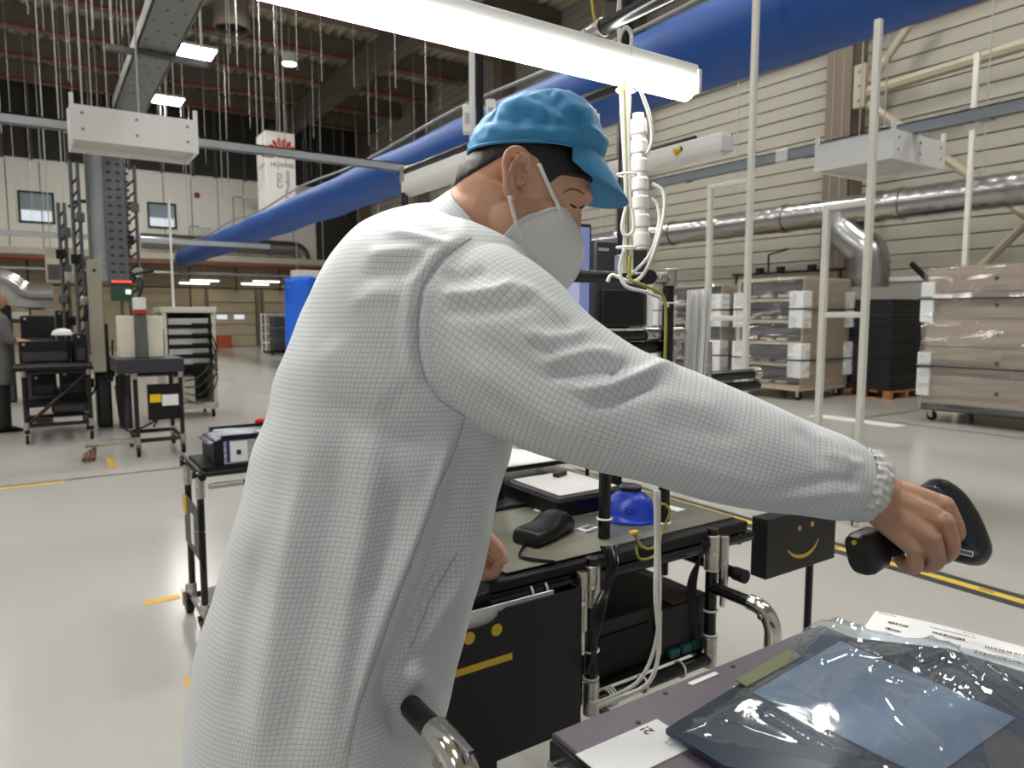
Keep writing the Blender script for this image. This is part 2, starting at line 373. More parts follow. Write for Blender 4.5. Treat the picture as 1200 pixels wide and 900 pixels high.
# hanging wires
WIRE = mat('wire_white', (.4, .39, .36, 1), .5)
wm = MB().tube((0, 0, 3.6), (0, 0, 9.6), .0065, n=5).build('suspension_wire', WIRE, label='thin pale suspension wire hanging from the roof', cat='wire', group='thin wires hanging from the roof')
rr = random.Random(3); first = True
for k in range(90):
    px = rr.uniform(0, 520) if k < 78 else rr.uniform(520, 1180)
    y = 6.62 + 2.8 * rr.randint(2, 8); q = onY(px, 300, y)
    if q.x > 12.6: continue
    zl = rr.choice((3.9, 4.6, 5.5, 6.5, 7.2)); s = (9.86 - zl) / 6.0
    o = wm if first else wm.copy()
    if not first: COL.objects.link(o)
    first = False
    o.location = (q.x, y, zl); o.scale = (1, 1, s)

# blue textile air duct
BLUE = mat('blue_fabric_duct', srgb(12, 76, 156), .5, var=.06, vscale=3, bump=.15, bscale=4)
X0, R0 = 5.0, .345
pts = []; rs = []
for k in range(60):
    y = -1.5 + k * (33.1 / 59); pts.append(V(X0, y, 3.73 + .012 * math.sin(y * 1.7))); rs.append(R0 * (1 + .012 * math.sin(y * 2.3)))
d = thing('air_duct', 'long blue fabric air duct running the length of the hall', 'duct', (X0, -1.5, 3.4))
MB().pipe(pts, rs, 32).build('tube', BLUE, d, smooth=60)
for k in range(1):
    y = 31.4 + k * 3; MB().pipe([V(X0 + (R0 + .006) * math.cos(t), y, 3.73 + (R0 + .006) * math.sin(t)) for t in np.linspace(0, 2 * math.pi, 28, endpoint=False)], .012, 6, closed=True).build('hoop', mat('blue_seam', srgb(24, 84, 170), .5), d)
MB().pipe([V(X0 - .1, y, 4.16 + .05 * math.sin(y * .9)) for y in np.linspace(-1, 31, 60)], .022, 6).build('duct_cable', mat('cable_grey', (.35, .34, .3, 1), .5), label='grey cable sagging along the top of the blue air duct', cat='cable')

# spiral steel duct on the right wall
d = thing('steel_duct', 'galvanised spiral duct running along the clad wall', 'duct', (12.0, -3, 3.0))
pts = []; rs = []
for k in range(260):
    y = -3 + k * (21 / 259); pts.append(V(12, y, 3.25)); rs.append(.25 + (.009 if k % 3 == 0 else 0) + (.012 if k % 40 < 2 else 0))
MB().pipe(pts, rs, 28).build('tube', STEEL, d, smooth=70)
for y in (6.4, 8.6, 11.5): MB().tube((12, y - .04, 3.25), (12, y + .04, 3.25), .275, n=28).build('coupling', STEEL, d)
ytee = onX(1000, 250, 12).y
elb = curve([V(12, ytee + .25, 3.2), V(12, ytee + .2, 2.95), V(12.0, ytee - .05, 2.7), V(12, ytee - .3, 2.5), V(12, ytee - .35, 2.2), V(12, ytee - .35, 1.9)], 16)
MB().pipe(elb, .31, 24).build('branch', STEEL, d)
for z in (2.32, 2.1): MB().tube((12, ytee - .35, z - .02), (12, ytee - .35, z + .02), .325, n=24).build('coupling', STEEL, d)
for y in (2, 5.2, 9.8, 14): MB().tube((12, y, 3.5), (12, y, 10.3), .012, n=6).build('hanger', WIRE, d)
MB().pipe(curve([(12.6, 6.5, 2.3), (12.6, 6.2, 2.0), (12.6, 5.9, 1.7)], 6), .05, 8).build('wall_pipe', BLKM, label='short black pipe bend by the branch of the steel duct', cat='pipe')
# steel duct, elbow and cowls under the mezzanine (left)
d = thing('steel_duct', 'galvanised round duct with an elbow under the white partition', 'duct', (4, 33.1, 3.95))
a, b, c = onY(165, 287, 33.1), onY(350, 287, 33.1), V(0, 0, 3.96)
z = (a.z + b.z) / 2
MB().pipe([V(a.x, 33.1, z)] + [V(b.x + .5 * math.sin(t) - .3, 33.1, z - .5 + .5 * math.cos(t)) for t in np.linspace(0, math.pi / 2, 9)] + [V(b.x + .2, 33.1, c.z)], .33, 20).build('tube', STEEL, d)
for k in range(4): MB().tube((a.x + 1.2 + k * 1.3, 33.1, z), (a.x + 1.28 + k * 1.3, 33.1, z), .36, n=20).build('coupling', STEEL, d)
d = thing('steel_duct', 'curved galvanised duct bend at the left edge above the test benches', 'duct', onY(-10, 330, 13))
MB().pipe(curve([onY(-40, 318, 13), onY(5, 332, 13), onY(28, 346, 13), onY(62, 348, 13)], 24), .2, 20).build('tube', STEEL, d)
MB().tube(onY(20, 343, 13), onY(24, 345, 13), .22, n=20).build('coupling', STEEL, d)
# white unit hanging by the far duct
q = onY(364, 324, 26.5); d = thing('hanging_unit', 'small white air unit hanging above the blue tarpaulin', 'unit', q)
MB().cbox(q, 1.3, .7, .42).build('housing', WHITE, d, bevel=.02)
for s in (-.5, .5): MB().tube(q + V(s, 0, .2), V(q.x + s, q.y, 10.5), .012, n=6).build('hanger', WIRE, d)
# strip lights below the mezzanine
for px, py, l in [(228, 332, 1.2), (240, 329, 1.2), (299, 333, 1.2), (312, 330, 1.2)]:
    q = onY(px, py, 32.6 if py > 331 else 33.4); o = thing('strip_light', 'glowing strip light under the mezzanine ' + {228: 'nearer, behind the server rack', 240: 'farther, behind the server rack', 299: 'nearer, by the blue tarpaulin', 312: 'farther, by the blue tarpaulin'}[px], 'lamp', q)
    MB().cbox(q + V(0, 0, .05), l, .12, .06).build('housing', WHITE, o, smooth=0); MB().cbox(q, l - .04, .1, .05).build('tube', emat('strip_glow', (1, .97, .88, 1), 5.0), o, smooth=0)
    for s in (-.4, .4): MB().tube(q + V(s, 0, .08), V(q.x + s, q.y, 3.7), .01, n=5).build('hanger', WIRE, o)
# far racks, cabinet, sign
q = onz(258, 407, 0); MB().box(q.x - .25, q.x + .35, q.y - .8, q.y - .3, 0, .55).build('red_crate', mat('red_crate', srgb(168, 74, 40), .5), label='orange-red crate on the floor before the back wall', cat='crate', bevel=.02)
q = onz(312, 412, 0); o = thing('wire_trolley', 'white wire trolley standing before the blue tarpaulin', 'trolley', q)
for sx in (0, 1.0):
    for sy in (0, .6): MB().tube(q + V(sx, sy, .0), q + V(sx, sy, 1.5), .03, n=6).build('post', WHITE, o)
for z in (.35, .7, 1.05, 1.45):
    for sy in (0, .6): MB().tube(q + V(0, sy, z), q + V(1, sy, z), .02, n=6).build('rail', WHITE, o)
MB().box(q.x, q.x + 1, q.y, q.y + .6, .3, .33).build('shelf', WHITE, o, smooth=0)
q = onz(325, 416, 0); o = thing('black_crate_stack', 'dark crates on a low dolly beside the blue tarpaulin', 'crates', q)
for k in range(3): MB().box(q.x - .1, q.x + .9, q.y, q.y + .6, .15 + k * .42, .54 + k * .42).build('crate', mat('dark_crate', (.05, .05, .055, 1), .5), o, bevel=.03)
MB().box(q.x - .3, q.x + 1, q.y - .1, q.y + .7, .06, .14).build('dolly', BLKM, o, smooth=0)
for sx in (-.2, .9): MB().tube(q + V(sx, -.05, .05), q + V(sx + .05, -.05, .05), .05).build('wheel', BLK, o)
# hanging sign box
q = onY(328, 155, 25.5); q2 = onY(328, 246, 25.5); xa = onY(311, 160, 25.5).x; xb_ = onY(345, 160, 25.5).x
o = thing('hanging_sign', 'white hanging sign box with a red petal emblem and vertical lettering', 'sign', ((xa + xb_) / 2, 25.5, q2.z))
MB().box(xa, xb_, 25.5, 26.7, q2.z, q.z).build('box', mat('sign_white', srgb(232, 228, 222), .5), o, smooth=0)
zc = q.z - .70; xc = (xa + xb_) / 2 + .05
for k in range(8):
    an = math.radians(180 - (k + .5) * 180 / 8 * .98 - 1); dr = V(math.cos(an), 0, math.sin(an)); pr_ = V(-dr.z, 0, dr.x)
    L = .36 + .12 * math.sin(an); base = V(xc, 25.485, zc - .06) + dr * .1
    pts = [base, base + dr * L * .45 + pr_ * .05, base + dr * L * .8 + pr_ * .075, base + dr * L + pr_ * .02, base + dr * L - pr_ * .02, base + dr * L * .8 - pr_ * .075, base + dr * L * .45 - pr_ * .05]
    MB().prism(pts, (0, -.006, 0)).build('emblem_petal', mat('emblem_red', srgb(190, 48, 40), .5), o, smooth=0)
text_mesh('HUAWEI', .21, 'sign_lettering', INK, o, frame_M(V(xc, 25.49, zc - .42), (1, 0, 0), (0, 0, 1)))
text_mesh('CTO', .24, 'sign_lettering', INK, o, frame_M(V(xc - .1, 25.49, q2.z + 1.0), (0, 0, 1), (-1, 0, 0)))
text_mesh('IT Products', .22, 'sign_lettering', INK, o, frame_M(V(xc + .16, 25.49, q2.z + .85), (0, 0, 1), (-1, 0, 0)))
text_mesh('HUAWEI', .21, 'sign_lettering', INK, o, frame_M(V(xa - .01, 26.1, zc - .42), (0, -1, 0), (0, 0, 1)))
text_mesh('IT Products', .22, 'sign_lettering', mat('sign_blue', srgb(110, 130, 190), .5), o, frame_M(V(xa - .01, 26.1, q2.z + 1.3), (0, 0, 1), (0, 1, 0)))
for s in (xa + .1, xb_ - .1): MB().tube((s, 26.1, q.z), (s, 26.1, 10.4), .015, n=6).build('hanger', WIRE, o)
# small wall fittings on the partition
o = MB().lathe([(.12, 0), (.12, .06), (.05, .16)], (6.0, 33.95, 6.65), 12, axis=V(0, -1, 0)).build('alarm_sounder', mat('alarm_red', srgb(140, 60, 45), .5), label='small dull red alarm sounder on the white partition', cat='alarm')
for px, py, lab in [(290, 232, 'white flood lamp on a bent arm high on the partition'), (240, 266, 'white flood lamp on a bent arm above the blue duct end')]:
    q = onY(px, py, 33.4); o = thing('flood_lamp', lab, 'lamp', q)
    MB().cbox(q, .55, .3, .12).build('head', WHITE, o, bevel=.02)
    MB().pipe([q + V(-.2, 0, 0), q + V(-.6, 0, 0), q + V(-.62, 0, -.05), q + V(-.62, 0, -1.2), q + V(-.62, .55, -1.2)], .025, 6).build('arm', GREYP, o)

# blue tarpaulin
TARP = mat('tarpaulin', srgb(25, 105, 225), .38, var=.1, vscale=3, bump=.2, bscale=5)
rows = []
for i in range(16):
    r = []
    for k in range(30):
        x = k / 29 * 4.2; z = 2.62 - i / 15 * 2.56 + (.25 * math.sin(k / 29 * math.pi * 2.3) * (1 - i / 15) if i < 8 else 0)
        r.append(V(6.75 + x, 23.6 + .12 * math.sin(k * .9 + i * .15) + .05 * math.sin(k * 2.1), max(.03, z - .22 * math.sin(k / 29 * math.pi * 1.3) * max(0, 1 - i / 6))))
    rows.append(r)
o = thing('tarpaulin', 'bright blue tarpaulin screen hanging down to the floor', 'tarpaulin', (8.8, 23.6, 0))
MB().grid(rows).build('sheet', TARP, o, solid=.01, smooth=80)
MB().tube((6.7, 23.75, 2.35), (11, 23.75, 2.75), .03, n=8).build('rail', GREYP, o)
for x, z in ((6.78, 2.3), (10.9, 2.7)): MB().tube((x, 23.75, 0), (x, 23.75, z), .03, n=8).build('post', GREYP, o)
# ================================================================== overhead gear
# grey support rails
def rail(a, b, lab, h=.1, w=.06, m=None):
    a, b = Vector(a), Vector(b); o = thing('strut_rail', lab, 'rail', a)
    t = (b - a); L = t.length; t.normalize(); s = V(-t.y, t.x, 0).normalized(); u = V(0, 0, 1)
    MB().obox((a + b) / 2 + u * (h / 2 - .006), t * L / 2, s * w / 2, u * .006).build('web', m or GALV, o, smooth=0)
    for k in (-1, 1): MB().obox((a + b) / 2 + s * k * (w / 2 - .005), t * L / 2, s * .005, u * h / 2).build('flange', m or GALV, o, smooth=0)
    for k in range(int(L / 1.6)): 
        c = a + t * (.6 + 1.6 * k); MB().obox(c - u * (h / 2 + .004), t * .05, s * (w / 2 + .01), u * .006).build('clip', GREYP, o, smooth=0)
    return o
rail((-3.5, 7.05, 2.96), (3.55, 7.05, 2.96), 'grey steel rail carrying the white box above the test benches', .075, .1)
rail((6.45, -1, 3.03), (6.45, 11, 3.03), 'grey steel rail carrying the white box by the clad wall', .1, .08)
rail((-6, 16.5, 2.95), (4.4, 16.5, 2.95), 'grey rail crossing in front of the blue duct end', .1, .08)
# wide cable tray and its drop
def tray(name, lab, pts_a, side, wid, dep, m):
    pass
TR = mat('tray_steel', srgb(128, 130, 128), .45, .5, var=.3, vscale=30, bump=.1, bscale=8)
o = thing('cable_tray', 'wide grey perforated cable tray under the roof', 'tray', (1.1, 7, 4.0))
tx0, tx1 = .92, 1.27
MB().box(tx0, tx1, 3, 10.5, 4.0, 4.015).build('bed', TR, o, smooth=0)
for x in (tx0, tx1): MB().box(x - .012, x + .012, 3, 10.5, 4.0, 4.12).build('side_rail', TR, o, smooth=0)
for k in range(26):
    for j in range(5):
        if (k + j) % 2: continue
        MB().tube((tx0 + .06 + j * .07, 3.4 + k * .27, 3.997), (tx0 + .06 + j * .07, 3.4 + k * .27, 4.0), .014, n=6).build('perforation', INK, o, smooth=0)
MB().box(tx0 - .25, tx1 + .3, 8.0, 8.06, 3.94, 3.99).build('crossbar', GALVD, o, smooth=0)
for x in (tx0 - .2, tx1 + .25): MB().tube((x, 8.03, 3.95), (x, 8.03, 10.5), .012, n=6).build('hanger', WIRE, o)
ax, bx_ = onY(104, 250, 10.6).x, onY(147, 250, 10.6).x
o = thing('cable_drop', 'dark perforated vertical cable tray dropping behind the white box to the machines', 'tray', ((ax + bx_) / 2, 10.6, 1.8))
xm = ax + (bx_ - ax) * .42
MB().box(ax, xm, 10.62, 10.66, 1.85, 3.98).build('bed', GALV, o, smooth=0)
MB().box(xm, bx_, 10.55, 10.66, 1.85, 3.98).build('cover', GALVD, o, smooth=0)
MB().box(ax - .02, ax + .02, 10.5, 10.66, 1.85, 3.98).build('side_rail', GALVD, o, smooth=0)
for k in range(18):
    for j in range(3):
        MB().box(xm + .04 + j * .1, xm + .09 + j * .1, 10.545, 10.55, 1.95 + k * .105, 1.98 + k * .105).build('slot', INK, o, smooth=0)
# white hanging boxes
def hang_box(lo, hi, lab, zt=.0):
    (x0, y0, z0), (x1, y1, z1) = lo, hi; o = thing('hanging_box', lab, 'box', ((x0 + x1) / 2, (y0 + y1) / 2, z0)); t = .02
    MB().box(x0, x1, y0, y0 + t, z0, z1).build('side', WHITE, o, smooth=0); MB().box(x0, x1, y1 - t, y1, z0, z1).build('side', WHITE, o, smooth=0)
    MB().box(x0, x0 + t, y0 + t, y1 - t, z0, z1).build('side', WHITE, o, smooth=0); MB().box(x1 - t, x1, y0 + t, y1 - t, z0, z1).build('side', WHITE, o, smooth=0)
    MB().box(x0 + t, x1 - t, y0 + t, y1 - t, z0 + .04, z0 + .055).build('base', mat('box_base', (.5, .48, .44, 1), .5), o, smooth=0)
    for (x, y) in ((x0, y0), (x1 - .03, y0), (x0, y1 - .03), (x1 - .03, y1 - .03)): MB().box(x, x + .03, y, y + .03, z1, z1 + .08).build('bracket', WHITE, o, smooth=0)
    if x1 - x0 > y1 - y0:
        for x in (x0 + .08, (x0 + x1) / 2, x1 - .08):
            for z in (z0 + .08, z1 - .06): MB().tube((x, y0 - .005, z), (x, y0, z), .012, n=8).build('screw', GREYP, o)
        for x in (x0 + .1, x0 + .5): MB().tube((x, (y0 + y1) / 2, z1), (x, (y0 + y1) / 2, 10.5), .008, n=6).build('hanger', WIRE, o)
        MB().box(x0 + .5, x1 - .05, y1 - .12, y1 - .06, z1, z1 + .05).build('cover_strip', mat('red_strip', srgb(205, 60, 45), .5), o, smooth=0)
    else:
        for y in (y0 + .1, (y0 + y1) / 2): MB().tube((x0 - .004, y, z1 - .06), (x0, y, z1 - .06), .01, n=8).build('screw', GREYP, o)
        for y in (y0 + .15, y1 - .15): MB().tube((x0 + .2, y, z1), (x0 + .2, y, 10.5), .008, n=6).build('hanger', WIRE, o)
    return o
hang_box((.27, 6.45, 2.74), (1.17, 6.99, 3.0), 'white open-bottomed box hanging above the test benches')
hang_box((6.12, 3.36, 2.74), (7.0, 4.1, 2.98), 'white open-bottomed box hanging by the clad wall')
o = thing('junction_box', 'small white square junction box on the grey rail', 'box', (6.4, 5.05, 3.05)); q = onX(916, 183, 6.38)
MB().cbox(q, .05, .12, .13).build('body', WHITEP, o, bevel=.01)
o.location = q; ORI[o.name] = q
for c in o.children: c.data.transform(Matrix.Translation(V(6.4, 5.05, 3.05) - q))
q = P(1130, 135, 6.6); o = thing('ceiling_speaker', 'small beige horn clamped on the grey rail', 'speaker', q)
MB().lathe([(.03, 0), (.035, .04), (.09, .14)], q, 14, axis=V(-.3, -.6, -.5)).build('horn', CREAM, o); MB().cbox(q + V(0, 0, .03), .06, .06, .06).build('clamp', GREYP, o)

# white pole frames
def pole_frame(x, y, lab, top, y2, ztop2, zcross, r=.021):
    o = thing('pole_frame', lab, 'frame', (x, y, 0))
    MB().cbox((x, y, top / 2), 2 * r, 2 * r, top).build('post', CREAMW, o, bevel=.006)
    if y2 is not None:
        MB().cbox((x, y2, ztop2 / 2), 2 * r, 2 * r, ztop2).build('post', CREAMW, o, bevel=.006)
        for z in (ztop2 - r, zcross): MB().cbox((x, (y + y2) / 2, z), 2 * r * .9, abs(y2 - y) - 2 * r, 2 * r * .9).build('crossbar', CREAMW, o, bevel=.006)
        MB().cbox((x, (y + y2) / 2, .02), 2 * r, abs(y2 - y), .04).build('foot', CREAMW, o)
    else: MB().cbox((x, y, .015), .2, .2, .03).build('foot', CREAMW, o)
    return o
CREAMW = mat('pole_white', (.74, .73, .66, 1), .45)
xq = 4.46; q = onX(1012, 400, xq)
yb = onX(967, 300, xq).y
pole_frame(xq, q.y, 'tall white pole frame nearer the wrapped cardboard load', onX(1015, 28, xq).z, yb, onX(967, 240, xq).z, onX(990, 369, xq).z)
ya = onX(877, 300, xq).y; yb = onX(831, 300, xq).y
pole_frame(xq, ya, 'tall white pole frame beside the bundle of translucent strips', 4.6, yb, onX(831, 217, xq).z, onX(855, 373, xq).z)
q = onX(1131, 300, 11.2); pole_frame(q.x, q.y, 'lone white pole behind the wrapped cardboard load', onX(1131, 66, 11.2).z, None, 0, 0, .034)

# ================================================================== wrapped loads and trays (right)
CARD = mat('cardboard', srgb(184, 168, 150), .75, var=.06, vscale=4)
CARDP = mat('cardboard_pale', srgb(214, 200, 176), .75, var=.05)
FOAM = mat('foam_white', (.85, .86, .86, 1), .7, bump=.1, bscale=80)
FILM = film_mat('stretch_film', (.985, .985, .98, 1), .2, .1, .25, 4, .03, .5, (.6, .6, 6))
STRAP = mat('strap', (.03, .04, .05, 1), .5)
def castor(c, r, parent, m=None):
    c = Vector(c)
    w_ = MB().tube(c + V(-.016, 0, r), c + V(.016, 0, r), r, n=18).build('castor_wheel', m or BLKM, parent, bevel=.004)
    MB().tube(c + V(-.018, 0, r), c + V(.018, 0, r), r * .35, n=10).build('hub', NICK, w_)
    f = MB()
    for s in (-1, 1): f.obox(c + V(s * .024, .008, r * 1.45), V(.003, 0, 0), V(0, r * .4, 0), V(0, 0, r * .65))
    f.obox(c + V(0, .012, r * 2.1), V(.03, 0, 0), V(0, r * .5, 0), V(0, 0, .004)); f.build('castor_fork', NICK, w_, smooth=0)
    MB().tube(c + V(0, .012, r * 2.1), c + V(0, .012, r * 2.1 + .03), .012, n=8).build('stem', NICK, w_)
def film_shell(x0, x1, y0, y1, z0, z1, parent, seed=0):
    m = MB(); nz = 60; per = []
    nx = max(4, int((x1 - x0) / .12)); ny = max(4, int((y1 - y0) / .12))
    for k in range(nx): per.append((x0 + (x1 - x0) * k / nx, y0, 0, -1))
    for k in range(ny): per.append((x1, y0 + (y1 - y0) * k / ny, 1, 0))
    for k in range(nx): per.append((x1 - (x1 - x0) * k / nx, y1, 0, 1))
    for k in range(ny): per.append((x0, y1 - (y1 - y0) * k / ny, -1, 0))
    rows = []
    for i in range(nz):
        z = z0 + (z1 - z0) * i / (nz - 1); r = []
        for (x, y, nx_, ny_) in per:
            b = .036 + .026 * noise.noise(V(x * 2.2 + seed, y * 2.2 + z * 1.5, z * 13)) + .009 * noise.noise(V(x * 7 + seed, y * 7 - z * 4, z * 30))
            r.append(V(x + nx_ * b, y + ny_ * b, z))
        rows.append(r)
    m.grid(rows, closed=True); m.f.append([len(per) * (nz - 1) + k for k in range(len(per))])
    return m.build('stretch_film', FILM, parent, smooth=8)
# nearest load: cardboard boxes on a wheeled base
q = onz(1078, 492, 0); X, Y1 = q.x, q.y; Y0 = Y1 - 3.2; X1 = X + 1.3
o = thing('wrapped_load', 'tall film-wrapped cardboard load on castors at the right edge', 'load', (X, (Y0 + Y1) / 2, 0))
MB().box(X, X1, Y0, Y1, .15, .24).build('base_board', BLKM, o, smooth=0)
zs = [.24, .62, 1.0, 1.36, 1.7, 2.02]
for k in range(5):
    MB().box(X + .01 * (k % 2), X1, Y0, Y1 - .008 * (k % 3), zs[k] + .002, zs[k + 1]).build('carton', CARD, o, bevel=.012)
    for yy in (Y1 - .9, Y1 - 2.0): MB().tube((X - .004, yy + .02 * k, (zs[k] + zs[k + 1]) / 2), (X + .02, yy + .02 * k, (zs[k] + zs[k + 1]) / 2), .026, n=10).build('hand_hole', INK, o)
for z0, z1 in ((.34, .92), (1.32, 1.84)):
    zz = z1 - .2
    for (a0, a1) in ((z0, zz - .01), (zz + .01, z1)):
        MB().box(X - .06, X + .16, Y1 - .12, Y1 + .05, a0, a1).build('foam_corner', FOAM, o, bevel=.012)
for z in (.74, 1.62): MB().box(X - .075, X1 + .03, Y0 - .03, Y1 + .065, z - .008, z + .008).build('strap', STRAP, o, smooth=0)
film_shell(X - .02, X1 + .02, Y0 - .02, Y1 + .02, .17, 2.04, o)
for yy in (Y0 + .3, Y1 - 1.6, Y1 - .1): 
    for xx in (X + .1, X1 - .12): castor((xx, yy, 0), .065, o)
# racks with open dark sides
def load(cx, cy, lx, ly, h, lab, seed=0, gap=.16):
    o = thing('wrapped_rack', lab, 'load', (cx + lx / 2, cy + ly / 2, 0)); z0 = .2
    n = 5; hh = (h - z0) / n
    MB().box(cx, cx + lx, cy, cy + ly, .16, z0).build('base_board', CARDP, o, smooth=0)
    for k in range(n):
        za = z0 + k * hh
        MB().box(cx + .05, cx + lx, cy + .03, cy + ly - .02, za + .06, za + hh - .02).build('equipment', mat('dark_equipment', (.035, .033, .032, 1), .4), o, bevel=.01)
        MB().box(cx, cx + lx, cy, cy + ly, za, za + .05).build('tray', CARDP, o, smooth=0)
        for j in range(3):
            yy = cy + .25 + j * (ly - .3) / 3; MB().box(cx - .03, cx + .06, yy, yy + .18, za + .07, za + .11).build('tray_lug', CARDP, o, smooth=0)
    MB().box(cx + .02, cx + lx, cy - .02, cy, z0, h).build('side_board', CARD, o, smooth=0)
    MB().box(cx - .02, cx + .02, cy + ly - .04, cy + ly + .02, z0, h).build('corner_post', CARDP, o, smooth=0)
    MB().box(cx, cx + lx, cy, cy + ly, h, h + .03).build('lid', CARDP, o, smooth=0)
    for (xx, yy) in ((cx, cy), (cx, cy + ly - .12), (cx + lx - .1, cy)):
        for (a0, a1) in ((.38, .66), (.68, .95), (1.2, 1.5), (1.52, 1.8)):
            MB().box(xx - .05, xx + .2, yy - .06, yy + .2, a0, a1).build('foam_corner', FOAM, o, bevel=.012)
    for z in (.67, 1.51): MB().box(cx - .055, cx + lx + .03, cy - .065, cy + ly + .06, z - .007, z + .007).build('strap', STRAP, o, smooth=0)
    film_shell(cx - .02, cx + lx + .02, cy - .02, cy + ly + .02, .2, h + .03, o, seed)
    for xx in (cx + .12, cx + lx - .12):
        for yy in (cy + .08, cy + ly - .1): castor((xx, yy, 0), .07, o)
    return o
q = onz(935, 470, 0)
load(q.x, q.y, 1.35, 1.25, 2.0, 'film-wrapped rack with foam corners, next to the black tray stack', 1)
load(q.x + .1, q.y + 1.75, 1.3, 1.3, 1.95, 'film-wrapped rack with foam corners, behind the white pole frame', 5)
load(q.x + .25, q.y + 3.5, 1.3, 1.4, 1.95, 'film-wrapped rack with foam corners, farthest, behind the translucent strips', 9)
# black tray stack on a pallet
WOOD = mat('pallet_wood', srgb(170, 118, 70), .7, var=.15, vscale=10)
xa, ya = 11.75, 6.3
o = thing('pallet', 'wooden pallet under the stack of black trays', 'pallet', (xa + .5, ya + .45, 0))
for k in range(5): MB().box(xa, xa + 1.1, ya + k * .22, ya + k * .22 + .13, .11, .14).build('deck_board', WOOD, o, smooth=0)
for x in (xa, xa + .5, xa + 1.0):
    for y in (ya, ya + .44, ya + .88): MB().box(x, x + .1, y, y + .12, .02, .11).build('block', WOOD, o, smooth=0)
for x in (xa, xa + .5, xa + 1.0): MB().box(x, x + .1, ya, ya + 1.0, 0, .02).build('runner', WOOD, o, smooth=0)
TRAYM = mat('black_tray', (.03, .033, .038, 1), .45)
t0 = None
for k in range(24):
    if t0 is None:
        m = MB().box(xa + .03, xa + 1.05, ya + .04, ya + .96, .142, .142 + .045); m.box(xa + .0, xa + 1.08, ya + .01, ya + .99, .142 + .05, .142 + .062)
        t0 = m.build('tray', TRAYM, label='black plastic tray in the stack on the wooden pallet', cat='tray', group='black trays stacked on the pallet', smooth=0); c = t0
    else: c = t0.copy(); COL.objects.link(c)
    c.location = Vector(t0.location) + V(.012 * (k % 3 - 1), .02 * math.sin(k * 1.7), 0) if k else t0.location; c.location.z = .142 + k * .064
# wall cabinet / shelf behind
q = onX(1040, 325, 13.0); o = thing('wall_cabinet', 'low grey-white cabinet against the clad wall behind the trays', 'cabinet', (13.1, q.y, 0))
MB().box(13.02, 13.42, q.y - 1.2, q.y + 1.4, 0, q.z - .08).build('body', mat('cab_grey', srgb(170, 168, 158), .5), o, smooth=0)
MB().box(13.0, 13.42, q.y - 1.25, q.y + 1.45, q.z - .08, q.z).build('top', WHITE, o, smooth=0)
# black trestle with fittings, seen over the racks
q = onX(905, 320, 12.6); o = thing('pipe_trestle', 'black pipe rack with clamps standing behind the wrapped racks', 'rack', (12.6, q.y, 0))
MB().tube((12.6, q.y - 1.6, q.z), (12.6, q.y + 1.0, q.z), .03).build('rail', BLK, o)
for yy in (q.y - 1.5, q.y + .9): MB().tube((12.6, yy, 0), (12.6, yy, q.z), .03).build('post', BLK, o)
for yy in (q.y - .9, q.y - .2, q.y + .3): MB().cbox((12.6, yy, q.z + .05), .12, .14, .14).build('clamp', BLKM, o, bevel=.01)
MB().tube((12.6, q.y + .1, q.z), (12.6, q.y + .1, q.z + .38), .02).build('upright', BLK, o); MB().tube((12.6, q.y + .1, q.z + .38), (12.6, q.y - .35, q.z + .46), .02).build('arm', BLK, o)

# ================================================================== test benches (left background)
def bench_frame(o, x0, x1, y0, y1, z, zl, r=.022, wheels=True):
    for x in (x0, x1):
        for y in (y0, y1):
            MB().tube((x, y, .11), (x, y, z), r).build('leg', BLK, o)
            if wheels: castor((x, y, 0), .05, o)
    for zz in (zl, z):
        for y in (y0, y1): MB().tube((x0, y, zz), (x1, y, zz), r).build('rail', BLK, o)
        for x in (x0, x1): MB().tube((x, y0, zz), (x, y1, zz), r).build('rail', BLK, o)
        for x in (x0, x1):
            for y in (y0, y1): MB().tube((x, y, zz - .04), (x, y, zz + .04), r * 1.35, n=10).build('joint', NICK, o)
# bench nearest the rack
qa, qb = onz(118, 533, 0), onz(213, 528, 0)
o = thing('test_bench', 'black pipe test bench with yellow and white labels', 'bench', ((qa.x + qb.x) / 2, 8.2, 0))
x0, x1, y0, y1 = onY(160, 480, 7.85).x, onY(213, 480, 7.85).x, 7.85, 8.5; xt = onY(137, 440, 7.77).x
bench_frame(o, x0, x1, y0, y1, .82, .16)
MB().box(xt, x1 + .03, y0 - .08, y1 + .05, .84, .98).build('top', mat('bench_dark', (.03, .03, .038, 1), .45), o, bevel=.008)
pnl = MB().box(x0 + .1, x1 - .02, y0 - .02, y0, .36, .72).build('front_panel', BLKM, o, smooth=0)
MB().box(x0 + .12, x0 + .22, y0 - .028, y0 - .02, .54, .62).build('label_plate', mat('label_yellow', srgb(240, 195, 20), .5), pnl, smooth=0)
MB().box(x1 - .18, x1 - .03, y0 - .028, y0 - .02, .5, .61).build('label_plate', PAPER, pnl, smooth=0)
MB().tube((x0 - .45, y0 + .05, .16), (x0, y0 + .05, .16), .03).build('foot_arm', NICK, o)
for k in range(3): MB().tube((x0 - .47 + .04 * k, y0 - .05, .03), (x0 - .45 + .04 * k, y0 + .1, .06 + .03 * k), .02, n=10).build('foot_arm', mat('rusty_metal', srgb(120, 95, 78), .5, .5), o)
